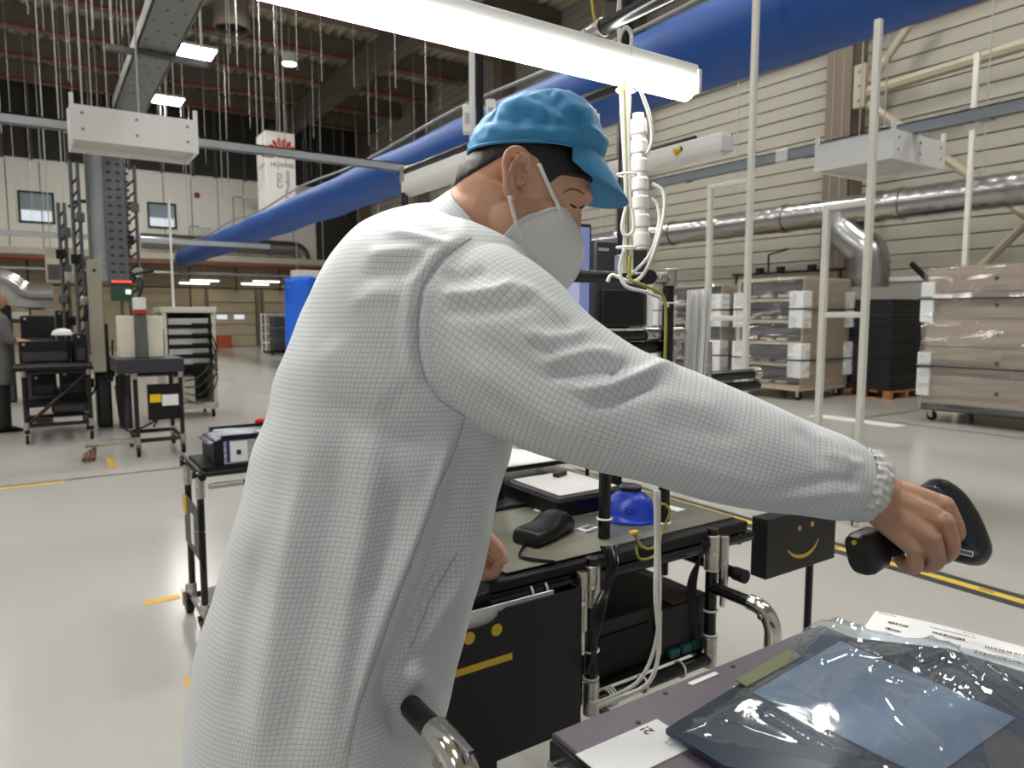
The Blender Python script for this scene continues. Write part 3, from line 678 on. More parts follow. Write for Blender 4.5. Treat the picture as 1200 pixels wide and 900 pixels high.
# cream fixture on it
o = thing('test_fixture', 'cream slab test fixture with a grey clamp on the dark bench', 'fixture', (x0 + .2, 8.1, .98))
xf = onY(139, 400, 7.95).x; x0 = xf + .05
for dx in (0, .25): MB().box(xf + dx, xf + .15 + dx, 7.95, 8.15, .98, 1.4).build('slab', CREAM, o, bevel=.012)
MB().box(x0 + .1, x0 + .2, 7.9, 8.1, .98, 1.42).build('clamp', GALVD, o, bevel=.01)
MB().box(x0 + .09, x0 + .2, 7.88, 8.0, 1.46, 1.58).build('cap', WHITE, o, bevel=.006); MB().box(x0 + .09, x0 + .2, 7.875, 8.0, 1.42, 1.46).build('band', mat('red_band', srgb(170, 50, 40), .5), o, smooth=0)
MB().pipe(curve([(x0 + .15, 8.0, 1.58), (x0 + .2, 8.05, 1.75), (x0 + .1, 8.05, 1.8), (x0 + .3, 8.0, 1.85)], 12), .015, 6).build('hose', BLK, o)
# machine clutter between the columns: indicator board, control column, black units
q = P(143, 342, 9.2); o = thing('indicator_board', 'green circuit board with red lights above the cream fixture', 'circuit board', q)
MB().cbox(q, .26, .04, .24).build('board', mat('pcb_green', srgb(40, 70, 52), .5, var=.3, vscale=30), o, smooth=0)
for k in range(3): MB().cbox(q + V(-.08 + .08 * k, -.03, .13), .07, .03, .03).build('indicator', emat('led_red', (1, .12, .08, 1), 1.5), o, smooth=0)
MB().cbox(q + V(.07, -.03, 0), .06, .02, .06).build('indicator', emat('led_white', (1, 1, .95, 1), 1.3), o, smooth=0)
MB().tube(V(q.x, q.y + .05, 0), q + V(0, .05, .3), .02).build('mount', GALVD, o)
q = onz(100, 500, 0)
# columns
def lattice(px, py0, py1, d, wpx, lab):
    a, b = P(px, py0, d), P(px, py1, d); wd = wpx / F * d; x, y = b.x, b.y; z0 = max(.02, b.z)
    o = thing('machine_column', lab, 'column', (x, y, z0))
    for s in (-1, 1): MB().tube((x + s * wd / 2, y, z0), (x + s * wd / 2, y, a.z), .022, n=8).build('post', GALVD, o)
    n = int((a.z - z0) / .16)
    for k in range(n): MB().tube((x - wd / 2, y, z0 + k * .16), (x + wd / 2, y, z0 + .16 * (k + 1) - .04), .014, n=6).build('lacing', BLKM, o)
    for k in range(5):
        zz = z0 + (a.z - z0) * (.15 + .16 * k); MB().cbox((x + .04 * (-1) ** k, y - .05, zz), .1, .08, .12).build('clamp', (BLKM, GALVD, NICK)[k % 3], o, bevel=.01)
    return o
lattice(104, 196, 505, 9.4, 7, 'dark lattice column left of the vertical cable drop')
lattice(163, 198, 428, 9.8, 10, 'dark lattice column between the cable drop and the server rack')
lattice(81, 240, 400, 9.4, 6, 'shorter dark lattice column at the end of the curved hose')
MB().pipe(curve([P(81, 243, 9.4), P(88, 237, 9.4), P(100, 236, 9.4), P(125, 240, 9.5), P(160, 238, 9.7)], 16), .025, 8).build('cable_hose', BLKM, label='black cable hose bridging the tops of the dark columns', cat='hose')
o = thing('control_column', 'tall beige control box column between the dark lattice columns', 'cabinet', P(98, 420, 9.6))
a, b = P(92, 316, 9.6), P(108, 425, 9.6); MB().box(a.x, b.x + .04, 9.2, 9.5, b.z, a.z).build('body', mat('control_beige', srgb(150, 144, 128), .5), o, bevel=.01)
MB().tube((a.x + .06, 9.19, a.z - .12), (a.x + .06, 9.2, a.z - .12), .02, n=8).build('button', INK, o)
# back-left bench with black units
qa, qb = onz(33, 517, 0), onz(108, 514, 0)
o = thing('test_bench', 'black pipe test bench loaded with dark equipment beside the grey-clad worker', 'bench', ((qa.x + qb.x) / 2, 9.7, 0))
x0, x1, y0, y1 = qa.x, qb.x, 9.3, 10.1
bench_frame(o, x0, x1, y0, y1, .78, .2)
for zz in (.4,): MB().box(x0, x1, y0, y1, zz, zz + .025).build('shelf', BLKM, o, smooth=0)
MB().box(x0 - .1, x1 + .15, y0 - .05, y1, .8, .84).build('top', BLKM, o, smooth=0)
MB().tube((x0, y0, .2), (x1, y0, .78), .02).build('brace', BLK, o)
DE = mat('equip_dark', (.009, .009, .010, 1), .4, spec=.35); DG = mat('equip_grey', (.05, .05, .05, 1), .45)
def unit(px0, py0, px1, py1, d, dep, lab, m=DE, name='equipment_box', cat='equipment', zb=None, hang=0):
    a, b = P(px0, py0, d), P(px1, py1, d)
    if zb is not None: a.z += zb - b.z; b.z = zb
    o = thing(name, lab, cat, ((a.x + b.x) / 2, (a.y + b.y) / 2, b.z))
    yy = (a.y + b.y) / 2
    MB().box(a.x, b.x, yy, yy + dep, b.z, a.z).build('housing', m, o, bevel=.012)
    MB().box(a.x + .03, b.x - .03, yy - .008, yy, b.z + .03, (a.z + b.z) / 2).build('front_plate', DG, o, smooth=0)
    MB().tube((a.x + .05, yy - .02, a.z - .04), (a.x + .05, yy, a.z - .04), .015, n=8).build('knob', NICK, o)
    if hang:
        for x in (a.x + .1, b.x - .1): MB().tube((x, yy + dep / 2, a.z), (x, yy + dep / 2, hang), .012, n=6).build('hanger', WIRE, o)
    return o
unit(24, 380, 68, 432, 9.0, .2, 'wide black monitor on the back-left test bench', zb=.84)
unit(22, 406, 84, 432, 8.45, .3, 'long black instrument below the wide monitor', zb=.84)
unit(86, 398, 104, 432, 8.55, .3, 'small black instrument beside the dark column', zb=.84)
unit(108, 378, 134, 500, 8.9, .35, 'tall dark press unit left of the cream fixture', zb=.0)
unit(36, 440, 68, 466, 8.6, .3, 'black box on the shelf of the back-left bench', zb=.425)
unit(70, 440, 104, 470, 8.65, .3, 'dark power unit on the shelf by the column', zb=.425)
unit(38, 462, 62, 474, 9.15, .2, 'pinkish box low behind the bench legs', mat('pink_box', srgb(150, 110, 105), .6), zb=.0)
unit(60, 470, 100, 500, 10.2, .4, 'dark floor unit behind the back-left bench', zb=.0)
unit(0, 385, 22, 500, 11.4, .4, 'tall dark cabinet behind the grey-clad worker', zb=.0)
unit(28, 395, 62, 500, 11.2, .4, 'tall dark cabinet behind the wide monitor', DG, zb=.0)
unit(112, 345, 130, 500, 10.1, .3, 'slim dark tester tower behind the press unit', zb=.0)
unit(66, 388, 92, 500, 11.0, .4, 'dark machine housing between the lattice columns', zb=.0)
unit(140, 445, 158, 520, 8.8, .4, 'dark pump housing below the cream fixture', zb=.0)
unit(0, 366, 34, 381, 11.4, .4, 'white instrument case on the tall dark cabinets', mat('case_white', srgb(190, 188, 176), .5))
unit(52, 290, 88, 330, 14, .4, 'pale grey cabinet hanging behind the columns', mat('case_grey', srgb(176, 170, 152), .5), hang=10.5)
unit(184, 400, 195, 430, 7.75, .2, 'green-grey motor unit between the fixture and the server rack', mat('unit_green', srgb(70, 74, 66), .5), zb=.98)
q = P(73, 392, 8.6); q.z = 1.166 + .032; o = thing('dome_cover', 'white domed cover on the black instrument', 'cover', q)
MB().lathe([(.115, 0), (.11, .03), (.085, .06), (.04, .078), (.004, .082)], q - V(0, 0, .03), 18).build('dome', WHITE, o); MB().lathe([(.118, -.012), (.118, 0)], q - V(0, 0, .03), 18).build('rim', DG, o)
q = P(103, 360, 9.2); o = thing('tilted_screen', 'thin black tilted screen on the lattice column', 'screen', q)
R_ = Matrix.Rotation(.25, 3, 'Y'); MB().obox(q, R_ @ V(.02, 0, 0), V(0, .16, 0), R_ @ V(0, 0, .19)).build('panel', DE, o); MB().tube(q, q + V(.16, 0, -.02), .02).build('arm', DG, o)
rr = random.Random(11)
for k in range(9):
    a = P(rr.uniform(40, 185), rr.uniform(395, 425), 8.8); b = a + V(rr.uniform(-.3, .4), -.05, rr.uniform(-.1, .1)); c = (a + b) / 2 - V(0, .05, rr.uniform(.15, .6))
    MB().pipe(curve([a, c, b], 14), .014, 6).build('loose_cable', BLK, label='loose black cable looped among the test benches', cat='cable', group='loose black cables on the test benches')
for a, c, b in [((203, 430), (195, 470), (180, 500)), ((135, 452), (150, 505), (205, 478)), ((136, 440), (142, 500), (146, 452))]:
    MB().pipe(curve([P(*a, 7.6), P(*c, 7.55), P(*b, 7.6)], 16), .012, 6).build('loose_cable', BLK, label='black cable drooping below the dark bench', cat='cable', group='black cables drooping below the dark bench')
# server rack
qa, qb = onz(193, 490, 0), onz(252, 487, 0)
x0, x1, y0, y1 = qa.x, qa.x + .66, 10.45, 11.2; zt = P(193, 360, 9.85).z
o = thing('server_rack', 'cream server rack on castors with five equipment trays', 'rack', ((x0 + x1) / 2, y0, 0))
RACKM = mat('rack_cream', srgb(205, 200, 184), .5)
for x in (x0, x1 - .05):
    MB().box(x, x + .05, y0, y0 + .05, .12, zt).build('post', RACKM, o, smooth=0); MB().box(x, x + .05, y1 - .05, y1, .12, zt).build('post', RACKM, o, smooth=0)
MB().box(x0 - .02, x1 + .02, y0 - .02, y1, zt - .08, zt).build('top', RACKM, o, bevel=.01); MB().box(x0, x1, y0, y1, .12, .2).build('base', RACKM, o, smooth=0)
MB().box(x0 + .01, x0 + .03, y0 + .05, y1, .2, zt - .08).build('side_panel', RACKM, o, smooth=0); MB().box(x1 - .03, x1 - .01, y0 + .05, y1, .2, zt - .08).build('side_panel', RACKM, o, smooth=0)
MB().box(x0 + .03, x1 - .03, y1 - .1, y1 - .08, .2, zt - .08).build('back_panel', mat('rack_dark', (.1, .1, .1, 1), .5), o, smooth=0)
for k in range(5):
    z = zt - .24 - k * .135
    s_ = MB().box(x0 + .07, x1 - .09, y0 + .02, y0 + .6, z, z + .085).build('equipment_tray', mat('tray_grey', srgb(186, 186, 184), .4, .2), o, bevel=.006)
    MB().box(x0 + .06, x1 - .06, y0, y0 + .5, z - .035, z - .012).build('shelf', BLKM, o, smooth=0)
    MB().box(x1 - .3, x1 - .05, y0 - .03, y0 + .02, z - .02, z + .02).build('connector', BLKM, s_, bevel=.004)
MB().box(x0 + .06, x0 + .38, y0 + .1, y0 + .5, .22, zt - .95).build('lower_unit', mat('rack_unit', srgb(196, 192, 178), .5), o, smooth=0)
for k in range(4):
    a = V(x1 - .1, y0 - .04, zt - .3 - .13 * k); MB().pipe(curve([a, a + V(.08, -.05, -.3), a + V(-.12, -.03, -.62), a + V(-.33, 0, -.7 + .05 * k)], 16), .01, 6).build('cable', BLK, o)
for x in (x0 + .06, x1 - .06):
    for y in (y0 + .06, y1 - .06): castor((x, y, 0), .05, o)
MB().tube((x0 + .2, y0 + .4, zt), (x0 + .2, y0 + .4, zt + 1.5), .016, n=8).build('mast', WHITE, o)
# ================================================================== pipe-and-joint workbench
R = .014
def joint(parent, p, q, r=R * 1.3):
    """pressed nickel sleeve with a screw"""
    p, q = Vector(p), Vector(q); s = MB().tube(p, q, r, n=14).build('pipe_joint', NICK, parent, bevel=.0015)
    t = (q - p).normalized(); a, b = perp(t); c = (p + q) / 2; sd = -CFH
    sd = (sd - t * sd.dot(t))
    if sd.length > .2: sd.normalize(); MB().tube(c + sd * r * .9, c + sd * (r + .004), .005, n=8).build('screw', CHROME, s)
    return s
def ring(parent, p, t, r, m=None, w=.0025, name='cable_tie'):
    t = Vector(t).normalized(); a, b = perp(t); p = Vector(p)
    return MB().pipe([p + (a * math.cos(k) + b * math.sin(k)) * r for k in np.linspace(0, 2 * math.pi, 18, endpoint=False)], w, 6, closed=True).build(name, m or WHITEP, parent)
bx0, bx1, by0, by1, bz = .68, 1.43, 1.1, 1.95, .9
wb = thing('workbench', 'black pipe-framed workbench with a grey-green mat top beside the worker', 'workbench', ((bx0 + bx1) / 2, 1.5, 0))
MATTOP = mat('esd_mat', srgb(104, 104, 92), .35, var=.12, vscale=14)
MB().box(bx0, bx1, by0, by1, bz - .03, bz - .004).build('top_board', BLKM, wb, bevel=.004)
MB().box(bx0 + .01, bx1 - .01, by0 + .035, by1 - .01, bz - .004, bz).build('mat', MATTOP, wb, bevel=.001)
MB().box(bx0 + .05, 1.02, by0 + .02, by0 + .2, bz, bz + .002).build('mat', mat('esd_mat_pale', srgb(118, 117, 100), .4, var=.1, vscale=20), wb, smooth=0)
zr = bz - .045
for y in (by0 + .01, by1 - .03): MB().tube((bx0, y, zr), (bx1 + .02, y, zr), R).build('rail', BLK, wb)
for x in (bx0 + .02, bx1 - .03): MB().tube((x, by0, zr), (x, by1, zr), R).build('rail', BLK, wb)
for x, y in ((bx0 + .02, by1 - .03), (bx1 - .03, by1 - .03), (bx0 + .2, by0 + .56)): MB().tube((x, y, 0), (x, y, zr), R).build('leg', BLK, wb)
MB().tube((bx0 + .02, by1 - .03, .25), (bx1 - .03, by1 - .03, .25), R).build('rail', BLK, wb)
# hanging lower frame
zl = .58
for x in (.93, 1.3):
    MB().tube((x, 1.1, zl), (x, 1.1, bz + .0), R).build('post', BLK, wb)
    joint(wb, (x, 1.1, zl - .02), (x, 1.1, zl + .055)); joint(wb, (x, 1.1, zr - .055), (x, 1.1, zr + .03))
    joint(wb, (x - .035 if x < 1 else x + .03, 1.09, zr - .1), (x - .035 if x < 1 else x + .03, 1.09, zr + .025), .012)
    MB().tube((x - .035 if x < 1 else x + .03, 1.09, zr - .15), (x - .035 if x < 1 else x + .03, 1.09, zr - .1), .007).build('hook_bolt', CHROME, wb)
    MB().tube((x, 1.1, zl), (x, 1.75, zl), R).build('rail', BLK, wb); MB().tube((x, 1.75, zl), (x, 1.75, zr), R).build('post', BLK, wb)
    for z in (.64, .70, .80): ring(wb, (x, 1.1, z), (0, 0, 1), R + .002)
for y in (1.1, 1.75): MB().tube((.93, y, zl), (1.3, y, zl), R * 1.1).build('rail', BLK, wb)
for x in (.975, .983, .991, 1.08, 1.2): ring(wb, (x, 1.1, zl), (1, 0, 0), R * 1.1 + .003)
MB().box(.93, 1.3, 1.12, 1.74, zl + .012, zl + .02).build('shelf', BLKM, wb, smooth=0)
joint(wb, (.93, 1.13, zl), (.93, 1.19, zl))
# upper short post, mid post and its crossbar
pA = onz(708, 630, .9); MB().tube((pA.x, pA.y, .84), (pA.x, pA.y, 1.05), R).build('post', BLK, wb); ring(wb, (pA.x, pA.y, .945), (0, 0, 1), R + .002)
mx, my = 1.24, 1.2
MB().tube((mx, my, .77), (mx, my, 1.49), R).build('post', BLK, wb); joint(wb, (mx, my, .82), (mx, my, .85)); joint(wb, (mx, my, 1.47), (mx, my, 1.51), R * 1.35)
for z in (.835, .9, 1.43): ring(wb, (mx, my, z), (0, 0, 1), R + .002)
MB().tube((.7, my, 1.485), (mx, my, 1.485), R).build('crossbar', BLK, wb); joint(wb, (mx - .09, my - .02, 1.485), (mx - .02, my, 1.487), .015)
MB().tube((mx - .12, my - .06, 1.485), (mx - .085, my - .02, 1.485), .016).build('end_cap', BLK, wb)
MB().tube((mx - .3, my + .02, 1.355), (mx + .02, my + .02, 1.355), R).build('crossbar', BLK, wb); joint(wb, (mx - .06, my + .02, 1.355), (mx - .015, my + .02, 1.355))
MB().tube((mx - .3, my + .02, 1.325), (mx + .02, my + .02, 1.325), R).build('crossbar', BLK, wb)
joint(wb, (mx + .02, my + .02, 1.355), (mx + .07, my + .02, 1.355)); joint(wb, (mx + .015, my + .02, 1.3), (mx + .05, my + .02, 1.33))
# side extension seen beyond the arm
ya = 1.3; a = onY(828, 400, ya); b = onY(828, 432, ya); joint(wb, a, b - V(0, 0, .05), .015)
a = onY(833, 441, ya); b = onY(888, 438, ya); b.z = a.z; MB().tube(a - V(.35, 0, 0), b, .014).build('crossbar', BLK, wb); joint(wb, b - V(.03, 0, 0), b, .019)
MB().tube(a + V(-.3, 0, -.035), b + V(.0, 0, -.035), .014).build('crossbar', BLK, wb)
MB().tube((mx, my, a.z), (mx, ya, a.z), .014).build('crossbar', BLK, wb); MB().tube((mx, my, a.z - .035), (mx, ya, a.z - .035), .014).build('crossbar', BLK, wb); joint(wb, (mx, my, a.z - .06), (mx, my, a.z + .03))
# rails of the side handle (far elbow)
p0, p1 = onX(831, 686, 1.3), onX(884, 708, 1.3); z = (p0.z + p1.z) / 2
MB().tube((1.3, 1.1, z), (1.3, p1.y, z), R).build('handle_rail', BLK, wb)
el = [V(1.3, p1.y + .01, z)] + [V(1.3, p1.y - .05 * math.sin(t), z - .05 + .05 * math.cos(t)) for t in np.linspace(.0, math.pi / 2, 8)] + [V(1.3, p1.y - .05, z - .1)]
e_ = MB().pipe(el, R * 1.35, 14).build('elbow_joint', CHROME, wb); MB().tube((1.3 - R * 1.2, p1.y - .03, z - .015), (1.3 - R * 1.6, p1.y - .03, z - .015), .006, n=8).build('screw', NICK, e_)
MB().tube((1.3, p1.y - .05, .25), (1.3, p1.y - .05, z - .08), R).build('handle_rail', BLK, wb)
MB().tube((1.3, p1.y - .05, .26), (1.3, 1.75, .26), R).build('handle_rail', BLK, wb)
q0, q1 = onz(787, 643, .78), onz(867, 675, .78); MB().tube((1.37, q0.y + .25, .78), (1.37, q1.y, .78), R).build('rail', BLK, wb)
MB().tube((1.37, q1.y - .012, .78), (1.37, q1.y + .02, .78), R * 1.2).build('end_cap', BLKM, wb)
# document pocket with straight-mouth face
FACEB = mat('face_black', (.008, .009, .010, 1), .4, spec=.35)
px0, px1, py, pz0, pz1 = .55, .875, 1.065, .565, .858
o = thing('document_pocket', 'black document pocket with a straight-mouthed yellow face under the bench', 'pocket', ((px0 + px1) / 2, py, pz0))
xn = onY(562, 712, py).x
pts = [V(px0, py, pz0), V(px1, py, pz0), V(px1, py, pz1), V(xn + .062, py, pz1), V(xn + .047, py, pz1 - .006)]
for k in range(9):
    t = k / 8 * math.pi; pts.append(V(xn + .045 * math.cos(t), py, pz1 - .020 * math.sin(t) ** .7 - .003))
pts += [V(px0, py, pz1)]
MB().prism(pts, (0, .006, 0)).build('front', FACEB, o, smooth=0)
MB().box(px0, px1, py + .035, py + .04, pz0, pz1 + .02).build('back', FACEB, o, smooth=0)
for x in (px0, px1 - .005): MB().box(x, x + .005, py + .006, py + .035, pz0, pz1).build('side', FACEB, o, smooth=0)
MB().box(px0, px1, py + .006, py + .035, pz0, pz0 + .006).build('floor_strip', FACEB, o, smooth=0)
for qx, qy in ((550, 748), (582, 738)): 
    q = onY(qx, qy, py); MB().tube((q.x, py - .001, q.z), (q.x, py, q.z), .0115, n=24).build('face_mark', YEL, o)
a, b = onY(528, 792, py), onY(600, 768, py); zz = (a.z + b.z) / 2; MB().obox((a + b) / 2 - V(0, .0006, 0), V((b.x - a.x) / 2, 0, 0), V(0, .0005, 0), V(0, 0, .0065)).build('face_mark', YEL, o, smooth=0)
MB().box(px0 + .02, px1 - .06, py + .014, py + .018, pz0 + .02, pz1 + .004).build('paper_sheet', PAPER, label='white sheet standing in the straight-mouthed document pocket', cat='paper', smooth=0)
for x in (.775, .81): ring(wb, (x, by0 + .01, zr), (1, 0, 0), R + .004)
# black pedestal under the pocket
o = thing('pedestal', 'black drawer pedestal standing under the document pocket', 'cabinet', (.665, 1.35, 0))
MB().box(.60, .73, 1.15, 1.6, .03, .56).build('body', BLKM, o, bevel=.006)
MB().box(.61, .72, 1.138, 1.15, .05, .28).build('drawer', BLKP, o, bevel=.004); MB().box(.61, .72, 1.138, 1.15, .29, .54).build('drawer', BLKP, o, bevel=.004)
MB().box(.61, .72, 1.16, 1.58, 0, .03).build('plinth', BLKM, o, smooth=0)
# computers on the lower shelf
PCM = mat('pc_black', (.008, .0075, .0075, 1), .4, spec=.35, bump=.05, bscale=200)
o = thing('mini_computer', 'black flat computer case on the hanging shelf, nearer the pocket', 'computer', (1.05, 1.3, zl + .02))
MB().box(.955, 1.15, 1.135, 1.46, zl + .021, .735).build('case', PCM, o, bevel=.004); MB().box(.97, 1.13, 1.131, 1.135, .62, .70).build('front_plate', BLKM, o, smooth=0)
o = thing('mini_computer', 'black computer case with a brown patch on its lid on the hanging shelf', 'computer', (1.24, 1.3, zl + .02))
MB().box(1.16, 1.32, 1.125, 1.42, zl + .021, .725).build('case', PCM, o, bevel=.004)
MB().box(1.2, 1.318, 1.128, 1.18, .725, .728).build('lid_patch', mat('brown_patch', srgb(92, 66, 62), .5), o, smooth=0)
MB().box(1.153, 1.157, 1.118, 1.124, .62, .725).build('edge_strip', WHITE, o, smooth=0)
for k in range(3): MB().cbox((1.2 + .04 * k, 1.12, .612), .03, .012, .018).build('socket', mat('teal', (.02, .14, .14, 1), .4), o, smooth=0)
# cables round the bench
def cable(pts, r, m, lab, n=30, grp=None): return MB().pipe(curve(pts, n), r, 7).build('cable', m, label=lab, cat='cable', group=grp)
WC = mat('cable_white', (.72, .71, .66, 1), .4); YG = mat('cable_yellowgreen', srgb(150, 148, 50), .45)
cable([P(768, 575, 1.42), P(769, 640, 1.42), P(768, 700, 1.4), P(772, 760, 1.38), P(760, 800, 1.36), P(725, 818, 1.36), P(700, 828, 1.37)], .0045, WC, 'white cable hanging from the bench to the lower frame, outer one')
cable([P(772, 575, 1.43), P(772, 640, 1.43), P(773, 700, 1.41), P(768, 755, 1.39), P(750, 796, 1.37), P(718, 816, 1.37), P(696, 824, 1.38)], .004, WC, 'white cable hanging from the bench to the lower frame, inner one')
cable([P(742, 624, 1.5), P(752, 640, 1.5), P(765, 642, 1.5), P(772, 625, 1.5), P(770, 600, 1.52), P(776, 590, 1.5)], .003, YG, 'yellow-green earth wire looped at the bench edge')
cable([P(778, 590, 1.6), P(785, 600, 1.6), P(775, 625, 1.6), P(768, 650, 1.55), P(750, 655, 1.5), P(745, 640, 1.5)], .003, YG, 'yellow-green earth wire hanging below the first one')
for k in range(5):
    cable([P(704 + 4 * k, 640, 1.45 + .01 * k), P(712 + 3 * k, 660, 1.45), P(706 + 2 * k, 690, 1.45), P(695 + 3 * k, 720, 1.42), P(700 - 3 * k, 790, 1.42)], .003, BLK, 'black cable bundled along the bench post', grp='black cables bundled along the bench post')
for k in range(4):
    cable([P(800, 630, 1.66), P(812 + 6 * k, 628 + 3 * k, 1.66), P(822, 640 + 4 * k, 1.66), P(815 - 3 * k, 690, 1.66), P(818, 760, 1.64)], .003, BLK, 'thin black cable sagging by the outer bench post', grp='thin black cables by the outer bench post')
cable([P(604, 800, 1.5), P(640, 800, 1.45), P(652, 790, 1.45), P(660, 770, 1.45)], .002, BLK, 'thin black wire below the document pocket')
o = thing('earth_plug', 'small yellow earth plug at the bench edge', 'plug', P(743, 624, 1.5)); MB().cbox(P(743, 624, 1.5), .02, .012, .008).build('plug_body', YEL, o, bevel=.002); MB().tube(P(743, 624, 1.5), P(752, 630, 1.5), .003, n=6).build('pin', NICK, o)

# ------------------------------------------------------------------ on the bench top
# black case with a white lid pad
o = thing('tool_case', 'black shallow case with a white foam lid on the bench', 'case', (1.3, 1.62, bz))
qa = onz(615, 582, bz); qb = onz(667, 598, bz)
x0, x1, y0, y1 = 1.04, 1.27, 1.36, 1.6
MB().box(x0, x1, y0, y1, bz + .001, bz + .05).build('tray', BLKP, o, bevel=.006); MB().box(x0 + .02, x1 - .02, y0 + .02, y1 - .01, bz + .05, bz + .054).build('pad', mat('pad_white', srgb(196, 194, 192), .6), o, bevel=.002)
MB().box(x0 - .006, x1 + .006, y0 - .006, y1 + .006, bz + .035, bz + .044).build('rim', BLKM, o, bevel=.003)
MB().cbox((x1 - .08, y1 - .05, bz + .06), .05, .02, .012, .4).build('clip', BLKP, o, bevel=.003)
# white paper tray behind
o = thing('paper_tray', 'black wire tray with white paper at the back of the bench', 'tray', (1.2, 1.82, bz))
MB().box(1.0, 1.4, 1.64, 1.9, bz + .062, bz + .068).build('tray_board', BLKM, o, smooth=0)
for x in (1.02, 1.38): MB().tube((x, 1.66, bz), (x, 1.66, bz + .062), .006, n=8).build('foot', BLK, o); MB().tube((x, 1.91, bz), (x, 1.91, bz + .14), .006, n=8).build('foot', BLK, o)
rows = [[V(1.01 + .38 * k / 11, 1.645 + .24 * j / 5, bz + .075 + .012 * math.sin(k * .5) * j / 5) for k in range(12)] for j in range(6)]
MB().grid(rows).build('paper_sheet', PAPER, label='white paper lying in the black wire tray', cat='paper', solid=.003, smooth=80)
# blue cup
BLC = mat('blue_cup', srgb(35, 75, 215), .3, var=.1, vscale=10, trans=.15)
q = onz(738, 606, bz); q = V(q.x, q.y, bz)
o = thing('blue_dome', 'translucent blue dome cup with a dark emblem on the bench', 'cup', q)
MB().lathe([(.074, 0), (.075, .004), (.066, .008), (.064, .02), (.054, .045), (.04, .06), (.027, .066), (.026, .072)], q, 32).build('bowl', BLC, o, smooth=60)
MB().lathe([(.027, .07), (.029, .073), (.029, .079), (.024, .082)], q, 24).build('collar', mat('navy_cap', (.01, .012, .03, 1), .4), o)
dirv = (CP - q); dirv.z = 0; dirv.normalize(); sv = V(-dirv.y, dirv.x, 0)
for s in (-1, 1):
    for k in range(2):
        c = q + dirv * (.0605 - .004 * k) + V(0, 0, .028 + .008 * k); MB().obox(c + sv * s * .006, sv * .006 + V(0, 0, .004 * s), dirv * .002, V(0, 0, .0015)).build('emblem', mat('emblem_blue', (.01, .03, .16, 1), .5), o, smooth=0)
# handset cradle (black rounded block)
q = onz(639, 631, bz); q = V(q.x, q.y, bz)
o = thing('scanner_cradle', 'black rounded scanner cradle lying on the bench mat', 'cradle', q)
prof = [(-.062, .016, .03), (-.058, .03, .034), (-.04, .034, .036), (-.01, .034, .036), (.02, .046, .032), (.045, .046, .028), (.065, .03, .024), (.07, .014, .02)]
rows = []
ux = V(.95, .3, 0).normalized(); uy = V(-ux.y, ux.x, 0)
for (l, h, wd) in catmull(prof, 22):
    l, h, wd = l * 1.22, h * 1.15, wd * 1.1
    rows.append([q + ux * l + uy * (wd * math.copysign(abs(math.cos(t)) ** .6, math.cos(t))) + V(0, 0, .001 + max(0, h * (math.copysign(abs(math.sin(t)) ** .7, math.sin(t))) * .5 + h * .5)) for t in np.linspace(0, 2 * math.pi, 20, endpoint=False)])
m = MB().grid(rows, closed=True); n_ = len(m.v); m.f.append(list(range(20))); m.f.append(list(range(n_ - 20, n_))); m.build('shell', BLKP, o, smooth=50)
MB().obox(q + ux * -.03 + V(0, 0, .0345), ux * .02, uy * .016, V(0, 0, .001)).build('inset', BLKM, o, smooth=0)
cable([q + ux * -.06 + V(0, 0, .01), q + ux * -.09 + V(-.01, -.02, .006), q + ux * -.13 + V(0, -.05, .006), V(.84, 1.11, .905)], .0035, BLK, 'short black lead of the scanner cradle on the mat')
# tag
q = onz(688, 621, bz); o = thing('name_tag', 'small white tag with a green window on the bench mat', 'tag', V(q.x, q.y, bz))
MB().cbox((q.x, q.y, bz + .003), .045, .03, .004, .2).build('card', PAPER, o, smooth=0); MB().cbox((q.x + .003, q.y, bz + .0055), .03, .016, .001, .2).build('window', mat('tag_green', (.01, .12, .09, 1), .3), o, smooth=0)
q = onz(635, 598, bz); MB().cbox((q.x, q.y, bz + .002), .04, .02, .002, .1).build('label_card', PAPER, label='small white card strip on the mat before the black case', cat='card', smooth=0)
q = onz(790, 597, bz); MB().cbox((q.x, q.y, bz + .002), .03, .05, .002, .1).build('label_card', PAPER, label='small white card strip near the bench post', cat='card', smooth=0)

# ------------------------------------------------------------------ monitors
o = thing('monitor', 'lit monitor facing the worker behind the mask', 'monitor', (1.0, 1.52, bz))
a = onY(694, 262, 1.52); mxr = a.x; mtop = a.z; mbot = 1.29; mxl = mxr - .52
MB().box(mxl, mxr, 1.52, 1.56, mbot, mtop).build('casing', BLKP, o, bevel=.006)
MB().box(mxl + .012, mxr - .012, 1.517, 1.52, mbot + .015, mtop - .012).build('screen', emat('screen_glow', (.62, .66, .95, 1), .75), o, smooth=0)
MB().box(mxr - .045, mxr - .012, 1.5155, 1.517, mbot + .015, mtop - .012).build('screen_panel', emat('screen_blue', (.36, .42, .8, 1), .6), o, smooth=0)
MB().box(mxl + .2, mxl + .26, 1.56, 1.6, bz + .01, mbot + .15).build('stand_neck', BLKM, o, bevel=.004); MB().box(mxl + .12, mxl + .34, 1.5, 1.68, bz, bz + .012).build('stand_foot', BLKM, o, bevel=.004)
o = thing('monitor', 'dark monitor back turned to the camera on the crossbar', 'monitor', (1.33, 1.45, 1.36))
a = onY(694, 262, 1.45); b = onY(758, 396, 1.45)
MB().box(a.x + .012, b.x, 1.45, 1.475, 1.37, 1.6).build('casing', mat('monitor_grey', (.022, .022, .026, 1), .4), o, bevel=.008)
MB().box(a.x + .03, b.x - .02, 1.44, 1.45, 1.372, 1.47).build('lower_cover', BLKM, o, bevel=.004)
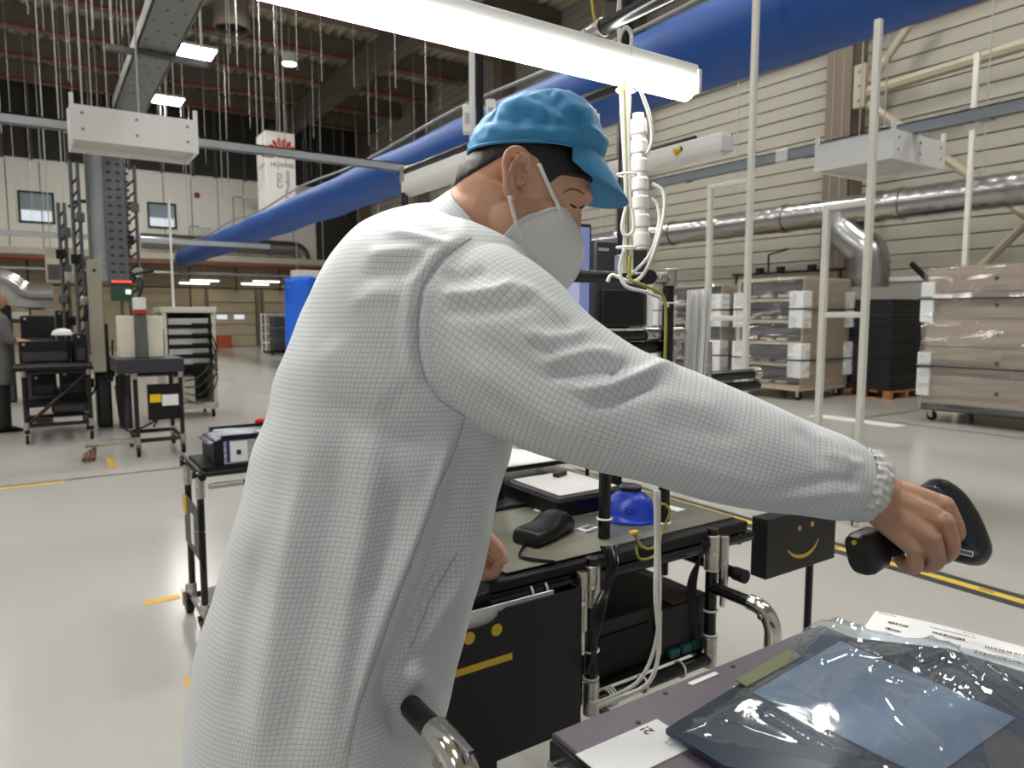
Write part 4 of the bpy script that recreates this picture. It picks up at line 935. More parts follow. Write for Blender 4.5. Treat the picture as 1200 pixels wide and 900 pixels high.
MB().obox(V(a.x + .04, 1.4495, 1.575), V(.018, 0, 0), V(0, .0006, 0), V(0, 0, .004)).build('badge', GREYP, o, smooth=0)
MB().box(a.x + .1, a.x + .16, 1.475, 1.51, bz + .3, 1.5).build('stand_neck', BLKM, o, smooth=0); MB().box(a.x + .115, a.x + .145, 1.48, 1.51, bz, bz + .3).build('stand_neck', BLKM, o, smooth=0); MB().box(a.x + .05, a.x + .17, 1.46, 1.56, bz, bz + .01).build('stand_foot', BLKM, o, smooth=0)
MB().box(b.x - .16, b.x + .005, 1.43, 1.46, 1.355, 1.365).build('ledge', CREAM, o, smooth=0)
MB().box(b.x + .001, b.x + .01, 1.44, 1.47, 1.37, 1.5).build('side_strip', WHITE, o, smooth=0)

# ------------------------------------------------------------------ upper lamp frame
lf = thing('lamp_mast', 'black pipe mast and rail holding the bench lamp', 'frame', (1.1, 1.22, 1.49))
mX = 1.095; lz = 1.945
MB().tube((mX, 1.2, 1.49), (mX, 1.2, 2.5), R).build('mast', BLK, lf)
MB().tube((-.1, 1.165, lz), (1.25, 1.165, lz), R).build('rail', BLK, lf)
joint(lf, (.93, 1.165, lz), (.97, 1.165, lz)); joint(lf, (.945, 1.16, lz + .01), (.945, 1.1, lz + .015))
MB().tube((.945, 1.2, lz + .015), (.945, .55, lz + .015), R).build('rail', BLK, lf)
joint(lf, (1.2, 1.165, lz - .02), (1.2, 1.165, lz + .02), .01); joint(lf, (mX, 1.2, 1.5), (mX, 1.2, 1.535)); joint(lf, (mX - .02, 1.18, lz), (mX + .03, 1.18, lz), .017)
def tube_lamp(name, lab, c, t, L, wd, hh, glow, parent_lab=None):
    c, t = Vector(c), Vector(t).normalized(); s = V(-t.y, t.x, 0); o = thing(name, lab, 'lamp', c)
    MB().obox(c + V(0, 0, hh * .8), t * L / 2, s * wd * .42, V(0, 0, hh * .35)).build('housing', WHITEP, o, bevel=.004)
    prof = [(math.cos(k) * wd / 2, -abs(math.sin(k)) * hh * .75 + hh * .45) for k in np.linspace(0, math.pi, 12)]
    rows = [[c + t * e * L / 2 * .985 + s * a + V(0, 0, b) for a, b in prof] for e in (-1, 1)]
    m = MB().grid(rows, closed=True); m.f.append(list(range(12))); m.f.append(list(range(12, 24))); m.build('diffuser', glow, o, smooth=60)
    for e in (-1, 1): MB().obox(c + t * e * L / 2 + V(0, 0, hh * .45), t * .006, s * wd * .5, V(0, 0, hh * .5)).build('end_cap', WHITEP, o, bevel=.003)
    return o
GLOW = emat('tube_glow', (1, .98, .93, 1), LAMP_BENCH)
tube_lamp('bench_lamp', 'long glowing white tube lamp above the worker', (.62, 1.13, 1.885), (1, 0, 0), 1.2, .062, .05, GLOW)
OFFG = mat('diffuser_off', (.78, .78, .74, 1), .35)
# second lamps running along the hall (unlit)
a = P(483, 222, 2.9); tube_lamp('bench_lamp', 'unlit white tube lamp behind the back of the blue cap', a + V(0, -.55, -.01), (0, 1, 0), 1.15, .07, .06, OFFG)
rl = thing('lamp_rail', 'black pipe rail over the unlit lamp behind the cap', 'rail', a); MB().tube(a + V(-.02, .06, .075), a + V(-.02, -1.3, .075), R).build('rail', BLK, rl); joint(rl, a + V(-.02, .03, .03), a + V(-.02, .03, .09), .02); MB().tube(a + V(-.02, .03, -1.8 + .1), a + V(-.02, .03, .05), R).build('post', BLK, rl)
MB().tube((a.x - .02, a.y + .03, 0), (a.x - .02, a.y + .03, .3), R).build('post', BLK, rl)
b = P(851, 176, 2.6); tube_lamp('bench_lamp', 'unlit white tube lamp beyond the cable mast', b + V(0, .6, 0), (0, 1, 0), 1.2, .065, .055, OFFG)
rl = thing('lamp_rail', 'black pipe rail over the unlit lamp beyond the cable mast', 'rail', b); MB().tube(b + V(0, .15, .07), b + V(0, 1.6, .07), R).build('rail', BLK, rl)
MB().tube((b.x, b.y + 1.55, 0), (b.x, b.y + 1.55, b.z + .09), R).build('post', BLK, rl)
q = P(790, 178, 2.75); MB().tube(q, q + V(.07, -.04, .02), .014).build('grip', YEL, rl); MB().tube(q + V(.02, -.011, .006), q + V(.035, -.02, .011), .0145).build('band', BLK, rl)
# outlet posts behind the cap
a0 = P(562, 55, 2.6); rl = thing('outlet_post', 'black post with white socket boxes rising behind the blue cap', 'post', V(a0.x, a0.y, 0))
MB().tube((a0.x, a0.y, 0), (a0.x, a0.y, a0.z), R).build('post', BLK, rl); joint(rl, a0, a0 + V(0, 0, .06), .02)
for s, zz in ((-.045, -.26), (.04, -.24)):
    c = a0 + CR * s + V(0, 0, zz); bx = MB().obox(c, CR * .018, CFH * .02, V(0, 0, .05)).build('socket_box', WHITEP, rl, bevel=.004); MB().obox(c - CFH * .0205, CR * .009, CFH * .001, V(0, 0, .02)).build('socket_label', mat('label_grey', (.45, .45, .45, 1), .5), bx, smooth=0)
MB().obox(a0 + CR * -.028 + V(0, 0, -.15), CR * .011, CFH * .012, V(0, 0, .25)).build('trunking', WHITEP, rl, bevel=.003)
MB().pipe(curve([a0 + CR * .01 + V(0, 0, .0), a0 + CR * .03 + V(0, 0, .05), a0 + CR * .06 + V(0, 0, .06)], 8), .005, 6).build('lead', WC, rl)

# ------------------------------------------------------------------ cables and power strip on the mast
def onmast(px, py, d=1.5): return P(px, py, d)
ps = thing('power_strip', 'white ribbed power strip tied along the mast', 'power strip', onmast(750, 290))
m0, m1 = onmast(748, 140, 1.51), onmast(752, 292, 1.53); t = (m1 - m0).normalized(); L = (m1 - m0).length
MB().tube(m0, m1, .016, n=14).build('body', WHITEP, ps)
for k in range(7):
    c = m0 + t * (L * (k + .5) / 7); MB().tube(c - t * L * .055, c + t * L * .055, .0185, n=14).build('socket', mat('strip_translucent', (.74, .74, .7, 1), .3), ps, bevel=.004)
MB().tube(m0 - t * .012, m0, .012, n=12).build('end_cap', WHITEP, ps)
cab = 'white cable bundled along the lamp mast'
for k in range(5):
    o_ = (k - 2) * 2.6
    cable([P(729 + o_, 60, 1.44), P(731 + o_ * .8, 95, 1.44), P(733 + o_ * .7, 150, 1.45), P(735 + o_ * .5, 210, 1.46), P(736 + o_ * .7, 260, 1.47), P(735 + o_, 320, 1.5)], .0035, WC if k != 2 else YG, cab if k != 2 else 'yellow-green cable among the white cables on the mast', grp='white cables bundled on the lamp mast' if k != 2 else None)
cable([P(727, 62, 1.43), P(726, 45, 1.43), P(733, 32, 1.43), P(740, 42, 1.43), P(738, 66, 1.43)], .004, WC, 'white cable loop at the head of the mast bundle')
cable([P(726, 45, 1.44), P(724, 20, 1.44), P(727, -10, 1.44)], .004, WC, 'white cable rising out of frame from the bundle loop')
cable([P(693, -8, 1.44), P(697, 25, 1.44), P(710, 60, 1.44), P(722, 78, 1.44), P(730, 110, 1.44)], .0028, mat('cable_yellow', srgb(200, 180, 60), .45), 'thin yellow cable slanting into the mast bundle')
cable([P(738, 75, 1.44), P(752, 110, 1.45), P(762, 140, 1.46), P(764, 165, 1.47), P(758, 180, 1.48)], .004, WC, 'white cable bowing round the power strip')
cable([P(764, 215, 1.48), P(777, 225, 1.48), P(778, 250, 1.48), P(768, 290, 1.48), P(755, 320, 1.49), P(740, 330, 1.49), P(718, 322, 1.5), P(712, 330, 1.5)], .004, WC, 'white lead curving from the power strip to the crossbar')
cable([P(763, 232, 1.49), P(770, 240, 1.49), P(772, 262, 1.49), P(760, 300, 1.49), P(735, 325, 1.49)], .0035, WC, 'second white lead inside the curve of the first')
cable([P(734, 240, 1.46), P(729, 265, 1.46), P(733, 276, 1.46), P(742, 270, 1.46), P(741, 245, 1.46)], .0038, WC, 'hanging white cable loop below the cap peak')
cable([P(732, 290, 1.47), P(726, 315, 1.47), P(733, 335, 1.47), P(755, 342, 1.48), P(775, 350, 1.5), P(783, 360, 1.5)], .004, WC, 'white cable dipping under the crossbar to the post')
cable([P(738, 300, 1.46), P(738, 325, 1.46), P(748, 332, 1.46), P(770, 342, 1.48), P(780, 358, 1.49), P(779, 430, 1.5)], .0035, YG, 'yellow-green cable following the post down')
for z in (66, 106, 205, 290): ring(lf, P(734, z, 1.46), (0, 0, 1), .02, name='cable_tie')
# translucent strips bundle on the side extension
o = thing('strip_bundle', 'bundle of translucent plastic strips standing by the bench end', 'strips', P(814, 435, 1.75))
for k in range(6):
    a, b = P(808 + 4.6 * k, 340 - k * .4, 1.74 + .01 * (k % 2)), P(803 + 4.4 * k, 440, 1.74 + .01 * (k % 2)); MB().obox((a + b) / 2, CR * .0042, CFH * .006, (a - b) / 2).build('strip', mat('strip_clear', (.78, .78, .75, 1), .3), o, bevel=.001)
# smiling box on a post
q = [V(1.585, 1.165, .87), V(1.79, 1.165, .87)]
fy = 1.165; a = onY(897, 682, fy); b = onY(978, 652, fy); c = onY(978, 598, fy)
o = thing('face_box', 'black box with a smiling yellow face on a thin post', 'box', ((a.x + b.x) / 2, fy, 0))
zb = (a.z + b.z) / 2
MB().box(a.x, b.x, fy, fy + .05, zb, c.z + .02).build('box', FACEB, o, bevel=.002)
for qx, qy in ((937, 619), (952, 614)):
    e = onY(qx, qy, fy); MB().tube((e.x, fy - .001, e.z), (e.x, fy, e.z), .0075, n=20).build('face_mark', YEL, o)
sm = [onY(*k, fy) for k in ((923, 645), (930, 651), (939, 652), (948, 648), (955, 640), (959, 631))]
MB().pipe([V(p.x, fy - .0005, p.z) for p in curve(sm, 16)], [.0015 + .0042 * math.sin(math.pi * k / 15) for k in range(16)], 8, flat=.15, ref=V(0, 0, 1)).build('face_mark', YEL, o)
pp = onY(958, 700, fy + .03); MB().tube((pp.x, fy + .06, .01), (pp.x, fy + .06, c.z), R * .8).build('post', BLK, o); MB().lathe([(.11, 0), (.11, .008), (.03, .014)], (pp.x, fy + .06, 0), 20).build('foot', BLKM, o)

# ================================================================== cart with the boxed server (left)
cq = onz(208, 716, 0)
X0, X1, Y0, Y1 = .49, 1.15, 3.12, 3.5
ct = thing('pipe_cart', 'black pipe cart on castors holding a foil-wrapped unit', 'cart', ((X0 + X1) / 2, (Y0 + Y1) / 2, 0))
rc = .0145; zt_ = .74
for x in (X0 + .03, X1 - .03):
    for y in (Y0 + .02, Y1 - .06):
        MB().tube((x, y, .12), (x, y, zt_), rc).build('leg', BLK, ct); joint(ct, (x, y, zt_ - .1), (x, y, zt_ + .012), rc * 1.3); joint(ct, (x, y, .12), (x, y, .18), rc * 1.3)
for zz in (.12, zt_):
    for y in (Y0 + .02, Y1 - .06): MB().tube((X0, y, zz), (X1, y, zz), rc).build('rail', BLK, ct)
    for x in (X0 + .03, X1 - .03): MB().tube((x, Y0 - .05, zz), (x, Y1 + .06, zz), rc).build('rail', BLK if zz > .5 else NICK, ct)
joint(ct, (X0 + .06, Y0 + .0, zt_ - .05), (X0 + .2, Y0 + .0, zt_ - .05), .012)
MB().tube((X0 + .2, Y0, zt_ - .05), (X1, Y0, zt_ - .05), .011).build('rail', BLK, ct)
MB().tube((X0 + .02, Y0 - .02, zt_ + .03), (X0 + .02, Y1 + .05, zt_ + .03), .006).build('rail', GALVD, ct)
MB().box(X0 + .06, X1 - .06, Y0 + .04, Y1 - .08, .135, .15).build('shelf', mat('shelf_grey', srgb(110, 106, 92), .5), ct, smooth=0)
MB().box(X0 + .04, X1 - .02, Y0 + .01, Y1 - .05, zt_ + .012, zt_ + .03).build('deck', BLKM, ct, smooth=0)
for x in (X0 + .03, X1 - .03):
    for y in (Y0 - .03, Y1 + .05): castor((x, y, 0), .05, ct)
bd_ = MB().box(X0 + .012, X0 + .018, Y0, Y1 - .05, .38, .6).build('clip_board', mat('board_grey', srgb(66, 64, 58), .5), ct, smooth=0)
MB().box(X0 + .006, X0 + .012, Y1 - .13, Y1 - .055, .52, .6).build('note', YEL, bd_, smooth=0)
MB().box(X0 + .008, X0 + .012, Y0 + .09, Y0 + .15, .42, .55).build('note', PAPER, bd_, smooth=0)
MB().box(X0 + .02, X0 + .035, Y0 - .005, Y0 + .05, .34, .62).build('clip_board', BLKM, ct, bevel=.003)
ring(ct, (X0 + .03, Y0 + .02, .5), (0, 0, 1), rc + .004)
un = thing('rack_unit', 'flat grey rack unit with a printed side lying on the pipe cart', 'unit', (.85, 3.3, zt_ + .03))
UG = mat('unit_grey', srgb(200, 200, 200), .4, .2)
for k in range(4): MB().box(X0 + .13, X1 + .1, Y0 + .02, Y1 - .1, zt_ + .031 + k * .026, zt_ + .031 + k * .026 + .023).build('layer', UG, un, bevel=.002)
MB().box(X0 + .09, X0 + .13, Y0 + .02, Y1 - .1, zt_ + .031, zt_ + .134).build('front_bezel', BLKM, un, bevel=.003)
MB().box(X0 + .155, X0 + .225, Y0 + .016, Y0 + .02, zt_ + .04, zt_ + .128).build('side_label', PAPER, un, smooth=0); MB().box(X0 + .18, X0 + .198, Y0 + .013, Y0 + .016, zt_ + .07, zt_ + .09).build('side_label', INK, un, smooth=0)
MB().box(X0 + .14, X0 + .152, Y0 + .015, Y0 + .02, zt_ + .04, zt_ + .132).build('side_label', mat('blue_label', srgb(40, 55, 130), .4), un, smooth=0)
MB().box(X0 + .12, X1 + .1, Y0 + .012, Y0 + .03, zt_ + .137, zt_ + .155).build('rim', BLKM, un, smooth=0); MB().box(X0 + .12, X1 + .1, Y1 - .12, Y1 - .1, zt_ + .137, zt_ + .16).build('rim', BLKM, un, smooth=0)
FOIL = mat('foil_bag', srgb(150, 158, 172), .22, .75, bump=.7, bscale=30)
rows = []
for j in range(16):
    rows.append([V(X0 + .07 + .66 * k / 29, Y0 + .03 + .23 * j / 15, zt_ + .147 + .013 * abs(noise.noise(V(k * .45, j * .5, 2))) - (.03 * max(0, 1 - k / 3.0))) for k in range(30)])
MB().grid(rows).build('foil_bag', FOIL, label='crinkled silver shielding bag lying on the rack unit', cat='bag', solid=.002, smooth=25)
rs_ = thing('red_strap', 'red strap loop lying on the silver shielding bag', 'strap', (.86, 3.3, zt_ + .165))
MB().pipe([V(.86 + .05 * math.cos(k), 3.36 + .035 * math.sin(k), zt_ + .174 + .008 * math.sin(2 * k)) for k in np.linspace(0, 2 * math.pi, 20, endpoint=False)], .008, 8, closed=True).build('loop', mat('strap_red', srgb(225, 50, 40), .45), rs_)
MB().box(.85, .99, 3.34, 3.37, zt_ + .166, zt_ + .17).build('tail', mat('strap_red', srgb(225, 50, 40), .45), rs_, smooth=0)
# ================================================================== foreground trolley with the chassis
tz = .845
tr = thing('pipe_trolley', 'black pipe trolley with chrome elbows carrying the purple-grey chassis', 'trolley', (.8, .3, 0))
TX0, TX1, TY0, TY1 = .36, 1.02, -.05, .6
for x in (TX0, TX1):
    pass
def elbow_handle(x, ytip, ybend, z, parent):
    MB().tube((x, ytip, z), (x, ybend, z), R).build('handle_rail', BLK, parent); MB().ball((x, ytip, z), R, nu=12, nv=8).build('end_cap', BLKM, parent)
    el = [V(x, ybend + .03, z)] + [V(x, ybend - .045 * math.sin(t), z - .045 + .045 * math.cos(t)) for t in np.linspace(0, math.pi / 2, 8)] + [V(x, ybend - .045, z - .09)]
    e_ = MB().pipe(el, R * 1.32, 16).build('elbow_joint', CHROME, parent)
    MB().tube((x - R * 1.2, ybend - .01, z - .008), (x - R * 1.55, ybend - .01, z - .008), .007, n=10).build('screw', NICK, e_)
    MB().box(x - .003, x + .003, ybend - .05, ybend + .02, z + .017, z + .021).build('seam_rib', CHROME, e_, smooth=0)
    MB().tube((x, ybend - .045, .14), (x, ybend - .045, z - .07), R).build('leg', BLK, parent)
hn0, hn1 = P(472, 812, .845), P(520, 850, .81)
hz = .945
h0 = onz(473, 812, hz); h1 = onz(523, 850, hz)
elbow_handle(.345, .735, .645, .935, tr)
elbow_handle(TX1, .70, .60, .80, tr)
for x in (.345, TX1):
    MB().tube((x, -.1, .14), (x, .6, .14), R).build('rail', BLK, tr); MB().tube((x, -.1, tz - .02), (x, .6, tz - .02), R).build('rail', BLK, tr)
    MB().tube((x, -.1, .12), (x, -.1, tz), R).build('leg', BLK, tr)
    for y in (-.1, .6): castor((x, y, 0), .05, tr)
for z in (.14, tz - .02):
    for y in (-.1, .6): MB().tube((.345, y, z), (TX1, y, z), R).build('rail', BLK, tr)
MB().box(.34, TX1 + .02, -.1, .6, tz - .006, tz).build('deck', BLKM, tr, smooth=0)
# blue sleeve peeping from under the chassis
o = thing('blue_sleeve', 'blue and white printed sleeve peeping out under the chassis corner', 'packaging', (.43, .55, tz))
MB().box(.40, .47, .5, .585, tz + .001, tz + .035).build('sleeve', mat('sleeve_blue', srgb(40, 105, 215), .4), o, bevel=.002); MB().box(.398, .472, .53, .55, tz + .001, tz + .037).build('band', mat('sleeve_pale', srgb(190, 205, 225), .4), o, smooth=0)
# chassis
CH = mat('chassis_paint', srgb(98, 90, 100), .42, .15, var=.06, vscale=20, bump=.05, bscale=400)
cx0, cx1, cy0, cy1, cz0, cz1 = .436, .93, .02, .583, .862, .95
ch = thing('chassis', 'purple-grey metal equipment chassis lying on the trolley', 'chassis', ((cx0 + cx1) / 2, .3, cz0))
MB().box(cx0 + .002, cx1, cy0, cy1, cz0, cz1).build('case', CH, ch, bevel=.0025)
MB().box(cx0 - .004, cx0 + .002, cy0, cy1 - .004, cz0 + .004, cz1 - .004).build('front_plate', BLKP, ch, bevel=.002)
for y in (cy1 - .03, cy1 - .018): MB().tube((cx0 - .012, y, cz1 - .025), (cx0 - .004, y, cz1 - .025), .007, n=12).build('thumb_screw', CHROME, ch)
MB().tube((cx0 - .016, cy1 - .028, cz1 - .05), (cx0 - .004, cy1 - .028, cz1 - .05), .011, n=14).build('thumb_screw', CHROME, ch)
for (x, y) in ((.53, .545), (.72, .57), (.86, .57), (.6, .572)): MB().tube((x, y, cz1), (x, y, cz1 + .0012), .003, n=8).build('screw', INK, ch)
MB().box(cx0 + .03, cx1 + .4, cy0 - .1, cy0 + .0, cz0, cz1 - .004).build('extension', CH, ch, bevel=.002)
zc = cz1
# label with numeral (code left blank)
o = thing('asset_label', 'white label with a large 2! at the corner of the chassis', 'label', (.5, .5, zc))
l0, l1, l2 = onz(682, 880, zc), onz(758, 839, zc), onz(790, 868, zc)
MB().box(l0.x - .01, l1.x + .004, l2.y - .02, l0.y - .002, zc + .0004, zc + .0012).build('sticker', PAPER, o, smooth=0)
tq = onz(764, 858, zc)
text_mesh('2!', .017, 'print', INK, o, frame_M(V(tq.x - .003, tq.y + .004, zc + .0013), (.0, 1, 0), (-1, 0, 0)))
for k in range(7):
    q = onz(712 + 3.4 * k, 862 - 1.6 * k, zc); MB().box(q.x - .0008, q.x + .0008, q.y - .0006, q.y + .0006, zc + .0012, zc + .0015).build('print', GREYP, o, smooth=0)
qa, qb = onz(808, 802, zc), onz(842, 790, zc); MB().box(qa.x, qb.x, qa.y - .004, qa.y + .003, zc + .0003, zc + .001).build('label_strip', PAPER, label='narrow white label strip beside the bag on the chassis', cat='label', smooth=0)
# barcode paper
pz = cz1 + .003
c0, c1 = onz(1026, 716, pz), onz(1200, 757, pz)
o = thing('barcode_sheet', 'white sheet printed with barcodes lying behind the bag', 'paper', (c0.x, c0.y, pz))
ex = (c1 - c0).normalized(); ey = V(-ex.y, ex.x, 0); L = .42; Wd = .20
d_ = -ey if (c0 - ey * .1 - CP).length < (c0 + ey * .1 - CP).length else ey
rows = []
for j in range(8):
    rows.append([c0 + ex * (L * k / 15) + d_ * (Wd * j / 7) + V(0, 0, .002 * math.sin(k * .6) * (1 - j / 9)) for k in range(16)])
MB().grid(rows).build('sheet', PAPER, o, solid=.0006, smooth=80)
MB().prism([q - V(0, 0, .09) for q in (c0 + ex * .06 + d_ * .03, c0 + ex * .4 + d_ * .03, c0 + ex * .4 + d_ * .17, c0 + ex * .12 + d_ * .17)], (0, 0, .0875)).build('carton', mat('kraft', srgb(170, 150, 125), .7), label='flat carton hidden under the barcode sheet', cat='carton')
rb = random.Random(5)
bars = MB(); 
def barcode(u, v, Lb, hb):
    x = 0
    while x < Lb:
        wv = rb.choice((.0008, .0012, .0018)); c = c0 + ex * (u + x) + d_ * v + V(0, 0, .0028); bars.obox(c, ex * wv / 2, d_ * hb / 2, V(0, 0, .0003)); x += wv + rb.choice((.0008, .0012, .0018))
def px2uv(px, py):
    q = onz(px, py, pz) - c0; return q.dot(ex), q.dot(d_)
for (px, py, lpx) in [(1042, 731, 22), (1038, 738, 18), (1093, 743, 38), (1087, 750, 40), (1155, 760, 50), (1142, 766, 60)]:
    u, v = px2uv(px, py); u2, v2 = px2uv(px + lpx, py + lpx * .24); barcode(u, v, u2 - u, .006)
tag(bars.build('print', INK, o, smooth=0), kind='stuff')
lines = MB()
for (px, py, n) in [(1030, 720, 20), (1090, 737, 55), (1120, 741, 24), (1040, 745, 14)]:
    for k in range(n):
        if rb.random() < .2: continue
        u, v = px2uv(px + k * 1.0, py + k * .24); lines.obox(c0 + ex * u + d_ * v + V(0, 0, .0028), ex * .0005, d_ * .0006, V(0, 0, .0002))
tag(lines.build('print', GREYP, o, smooth=0), kind='stuff')
# bag with its contents
bag = thing('clear_bag', 'crinkled clear plastic bag holding a dark blue board on the chassis', 'bag', (.75, .4, zc))
def bq(px, py, z=None): return onz(px, py, zc + .006 if z is None else z)
MB().prism([bq(850, 905), bq(780, 860), bq(962, 748), bq(1110, 765), bq(1320, 830), bq(1320, 960)], (0, 0, .006)).build('board', mat('board_blue', srgb(36, 48, 66), .25, var=.4, vscale=18), bag, smooth=0)
MB().prism([bq(1090, 915, zc + .0135), bq(882, 812, zc + .0135), bq(985, 752, zc + .0135), bq(1190, 842, zc + .0135)], (0, 0, .001)).build('insert_sheet', mat('insert_blue', srgb(122, 140, 162), .4, var=.12, vscale=12), bag, smooth=0)
MB().prism([bq(862, 798, zc + .0135), bq(875, 806, zc + .0135), bq(940, 770, zc + .0135), bq(925, 762, zc + .0135)], (0, 0, .002)).build('green_card', mat('green_card', srgb(112, 118, 72), .4, var=.2, vscale=30), bag, smooth=0)
BAGM = film_mat('bag_film', (.84, .91, .96, 1), .12, .08, .05, 10., .10, .5)
corner = [bq(772, 868), bq(962, 724), bq(1330, 800), bq(1260, 1010)]
nu, nv = 170, 130; rows = []
RID = [([(985, 738), (1020, 752), (1067, 767)], .004), ([(1095, 823), (1100, 808), (1118, 815), (1137, 832)], .006), ([(1117, 778), (1135, 800), (1150, 815), (1205, 843)], .007), ([(1155, 793), (1175, 810), (1205, 828)], .006), ([(1072, 742), (1082, 758), (1093, 770)], .005), ([(967, 783), (1000, 772), (1040, 790)], .005), ([(1025, 800), (1055, 812), (1083, 825)], .003), ([(785, 850), (812, 848), (838, 858)], .006), ([(800, 862), (840, 875), (880, 890)], .003), ([(930, 738), (955, 730), (985, 745), (1010, 748)], .005), ([(1080, 790), (1110, 783), (1130, 792)], .004), ([(800, 832), (850, 800), (900, 772), (945, 748)], .005), ([(1040, 830), (1060, 860), (1100, 890)], .003), ([(900, 850), (950, 880), (1000, 900)], .0025), ([(1060, 770), (1085, 775), (1112, 770)], .004), ([(1150, 760), (1180, 775), (1210, 780)], .004)]
for j in range(nv):
    v = j / (nv - 1); r = []
    for k in range(nu):
        u = k / (nu - 1)
        p = corner[0] * (1 - u) * (1 - v) + corner[1] * (1 - u) * v + corner[2] * u * v + corner[3] * u * (1 - v)
        e = min(u, 1 - u, v, 1 - v); edge = min(1, e * 9)
        n1 = 1 - 2 * abs(noise.noise(V(p.x * 7 + 3 * p.y, p.y * 11 - 4 * p.x, .3)))
        n2 = noise.noise(V(p.x * 6 + 4, p.y * 6, 1.7)); n3 = abs(noise.noise(V(p.x * 26, p.y * 22, 5)))
        dv_ = p - CP; dd = dv_.dot(CF); pxx, pyy = 600 + F * dv_.dot(CR) / dd, 450 - F * dv_.dot(CU) / dd; rg = 0.
        for pl, am in RID:
            bd2 = 1e9
            for (ax1, ay1), (ax2, ay2) in zip(pl, pl[1:]):
                dx, dy = ax2 - ax1, ay2 - ay1; tt = max(0, min(1, ((pxx - ax1) * dx + (pyy - ay1) * dy) / (dx * dx + dy * dy))); bd2 = min(bd2, (pxx - ax1 - tt * dx) ** 2 + (pyy - ay1 - tt * dy) ** 2)
            if bd2 < 150: rg += am * math.exp(-math.sqrt(bd2) / 3.6)
        far = .35 + .65 * max(v, u * .6)
        z = zc + .0165 * (.15 + .85 * edge) + edge * far * (.009 * n1 + .007 * n2 + .0006 * n3) + 1.25 * rg * (.3 + .7 * edge) + (1 - edge) * .006 * abs(noise.noise(V(p.x * 40, p.y * 40, 3)))
        wob = .006 * noise.noise(V(p.x * 20, p.y * 20, 9)) * (1 - edge)
        r.append(V(p.x + wob, p.y - wob, max(z, zc + .0015)))
    rows.append(r)
MB().grid(rows).build('film', BAGM, bag, smooth=28)
# ================================================================== the worker
def remesh(mb, vox, smooth_it=2, name='tmp'):
    me = bpy.data.meshes.new(name); me.from_pydata([tuple(p) for p in mb.v], [], mb.f)
    bm = bmesh.new(); bm.from_mesh(me); bmesh.ops.recalc_face_normals(bm, faces=bm.faces); bm.to_mesh(me); bm.free()
    ob = bpy.data.objects.new(name, me); COL.objects.link(ob)
    md = ob.modifiers.new('r', 'REMESH'); md.mode = 'VOXEL'; md.voxel_size = vox; md.use_smooth_shade = True
    if smooth_it: sm = ob.modifiers.new('s', 'SMOOTH'); sm.factor = .5; sm.iterations = smooth_it
    out = bpy.data.meshes.new_from_object(ob.evaluated_get(bpy.context.evaluated_depsgraph_get()))
    bpy.data.objects.remove(ob); bpy.data.meshes.remove(me)
    return out
def arr(me):
    a = np.empty(len(me.vertices) * 3); me.vertices.foreach_get('co', a); return a.reshape(-1, 3)
def norms(me):
    a = np.empty(len(me.vertices) * 3); me.vertex_normals.foreach_get('vector', a); return a.reshape(-1, 3)
def setco(me, a): me.vertices.foreach_set('co', a.ravel()); me.update()
nCF, nCR, nCU, nCP = (np.array(tuple(v)) for v in (CF, CR, CU, CP))
def project(a):
    v = a - nCP; d = v @ nCF; return np.stack([600 + F * (v @ nCR) / d, 450 - F * (v @ nCU) / d], 1), d
def polydist(p, pts):
    best = np.full(len(p), 1e9); tt = np.zeros(len(p)); pts = np.array(pts, float); n = len(pts) - 1
    for i in range(n):
        a, b = pts[i], pts[i + 1]; ab = b - a; t = np.clip(((p - a) @ ab) / (ab @ ab), 0, 1)
        d = np.linalg.norm(p - (a + t[:, None] * ab), axis=1); m = d < best; best[m] = d[m]; tt[m] = (i + t[m]) / n
    return best, tt
def to_obj(me, name, m, parent, label=None):
    off = ORI[parent.name]; me.transform(Matrix.Translation(-off)); me.materials.clear(); me.materials.append(m); me.shade_smooth(); me.name = name
    o = bpy.data.objects.new(name, me); COL.objects.link(o); o.parent = parent; ORI[o.name] = off
    if label: o['label'] = label
    return o
def join_meshes(ms):
    bm = bmesh.new()
    for m in ms: bm.from_mesh(m)
    out = bpy.data.meshes.new('join'); bm.to_mesh(out); bm.free(); return out
PB = V(.37, .93, 0)
man = thing('person', 'worker in a pale grid-patterned coat, blue cap and white mask aiming a scanner', 'person', PB)

# ---- coat torso: (row y, left, right, centre depth, half depth, squareness)
ROWS = [(264, 506, 588, 1.03, .058, 27), (267, 480, 602, 1.03, .105, 23), (275, 450, 614, 1.03, .150, 18), (290, 420, 623, 1.03, .183, 12), (314, 394, 629, 1.03, .200, 6),
        (360, 368, 632, 1.02, .208, 0), (420, 344, 626, 1.02, .206, 0), (490, 321, 608, 1.02, .200, 0), (560, 301, 590, 1.02, .198, 0), (640, 278, 572, 1.02, .200, 0),
        (720, 256, 551, 1.02, .206, 0), (800, 243, 530, 1.02, .214, 0), (880, 238, 516, 1.02, .222, 0), (980, 236, 508, 1.02, .23, 0), (1150, 232, 500, 1.02, .245, 0)]
NT = 72
def torso_ring(y, L, Rr, dc, hd, tl=0, e=.86):
    c = P((L + Rr) / 2, y, dc); a = (Rr - L) / 2 / F * dc; out = []
    for k in range(NT):
        t = 2 * math.pi * k / NT; cc, ss = math.cos(t), math.sin(t)
        out.append(c + CR * (a * math.copysign(abs(cc) ** e, cc)) + CFH * (hd * math.copysign(abs(ss) ** e, ss)) - V(0, 0, tl / F * dc * cc))
    return out
keys = catmull(ROWS, 70)
tor = MB(); tr_rows = [torso_ring(*k) for k in keys]; tor.grid(tr_rows, closed=True); nv_ = len(tor.v)
tor.f.append(list(range(NT))); tor.f.append(list(range(nv_ - NT, nv_)))
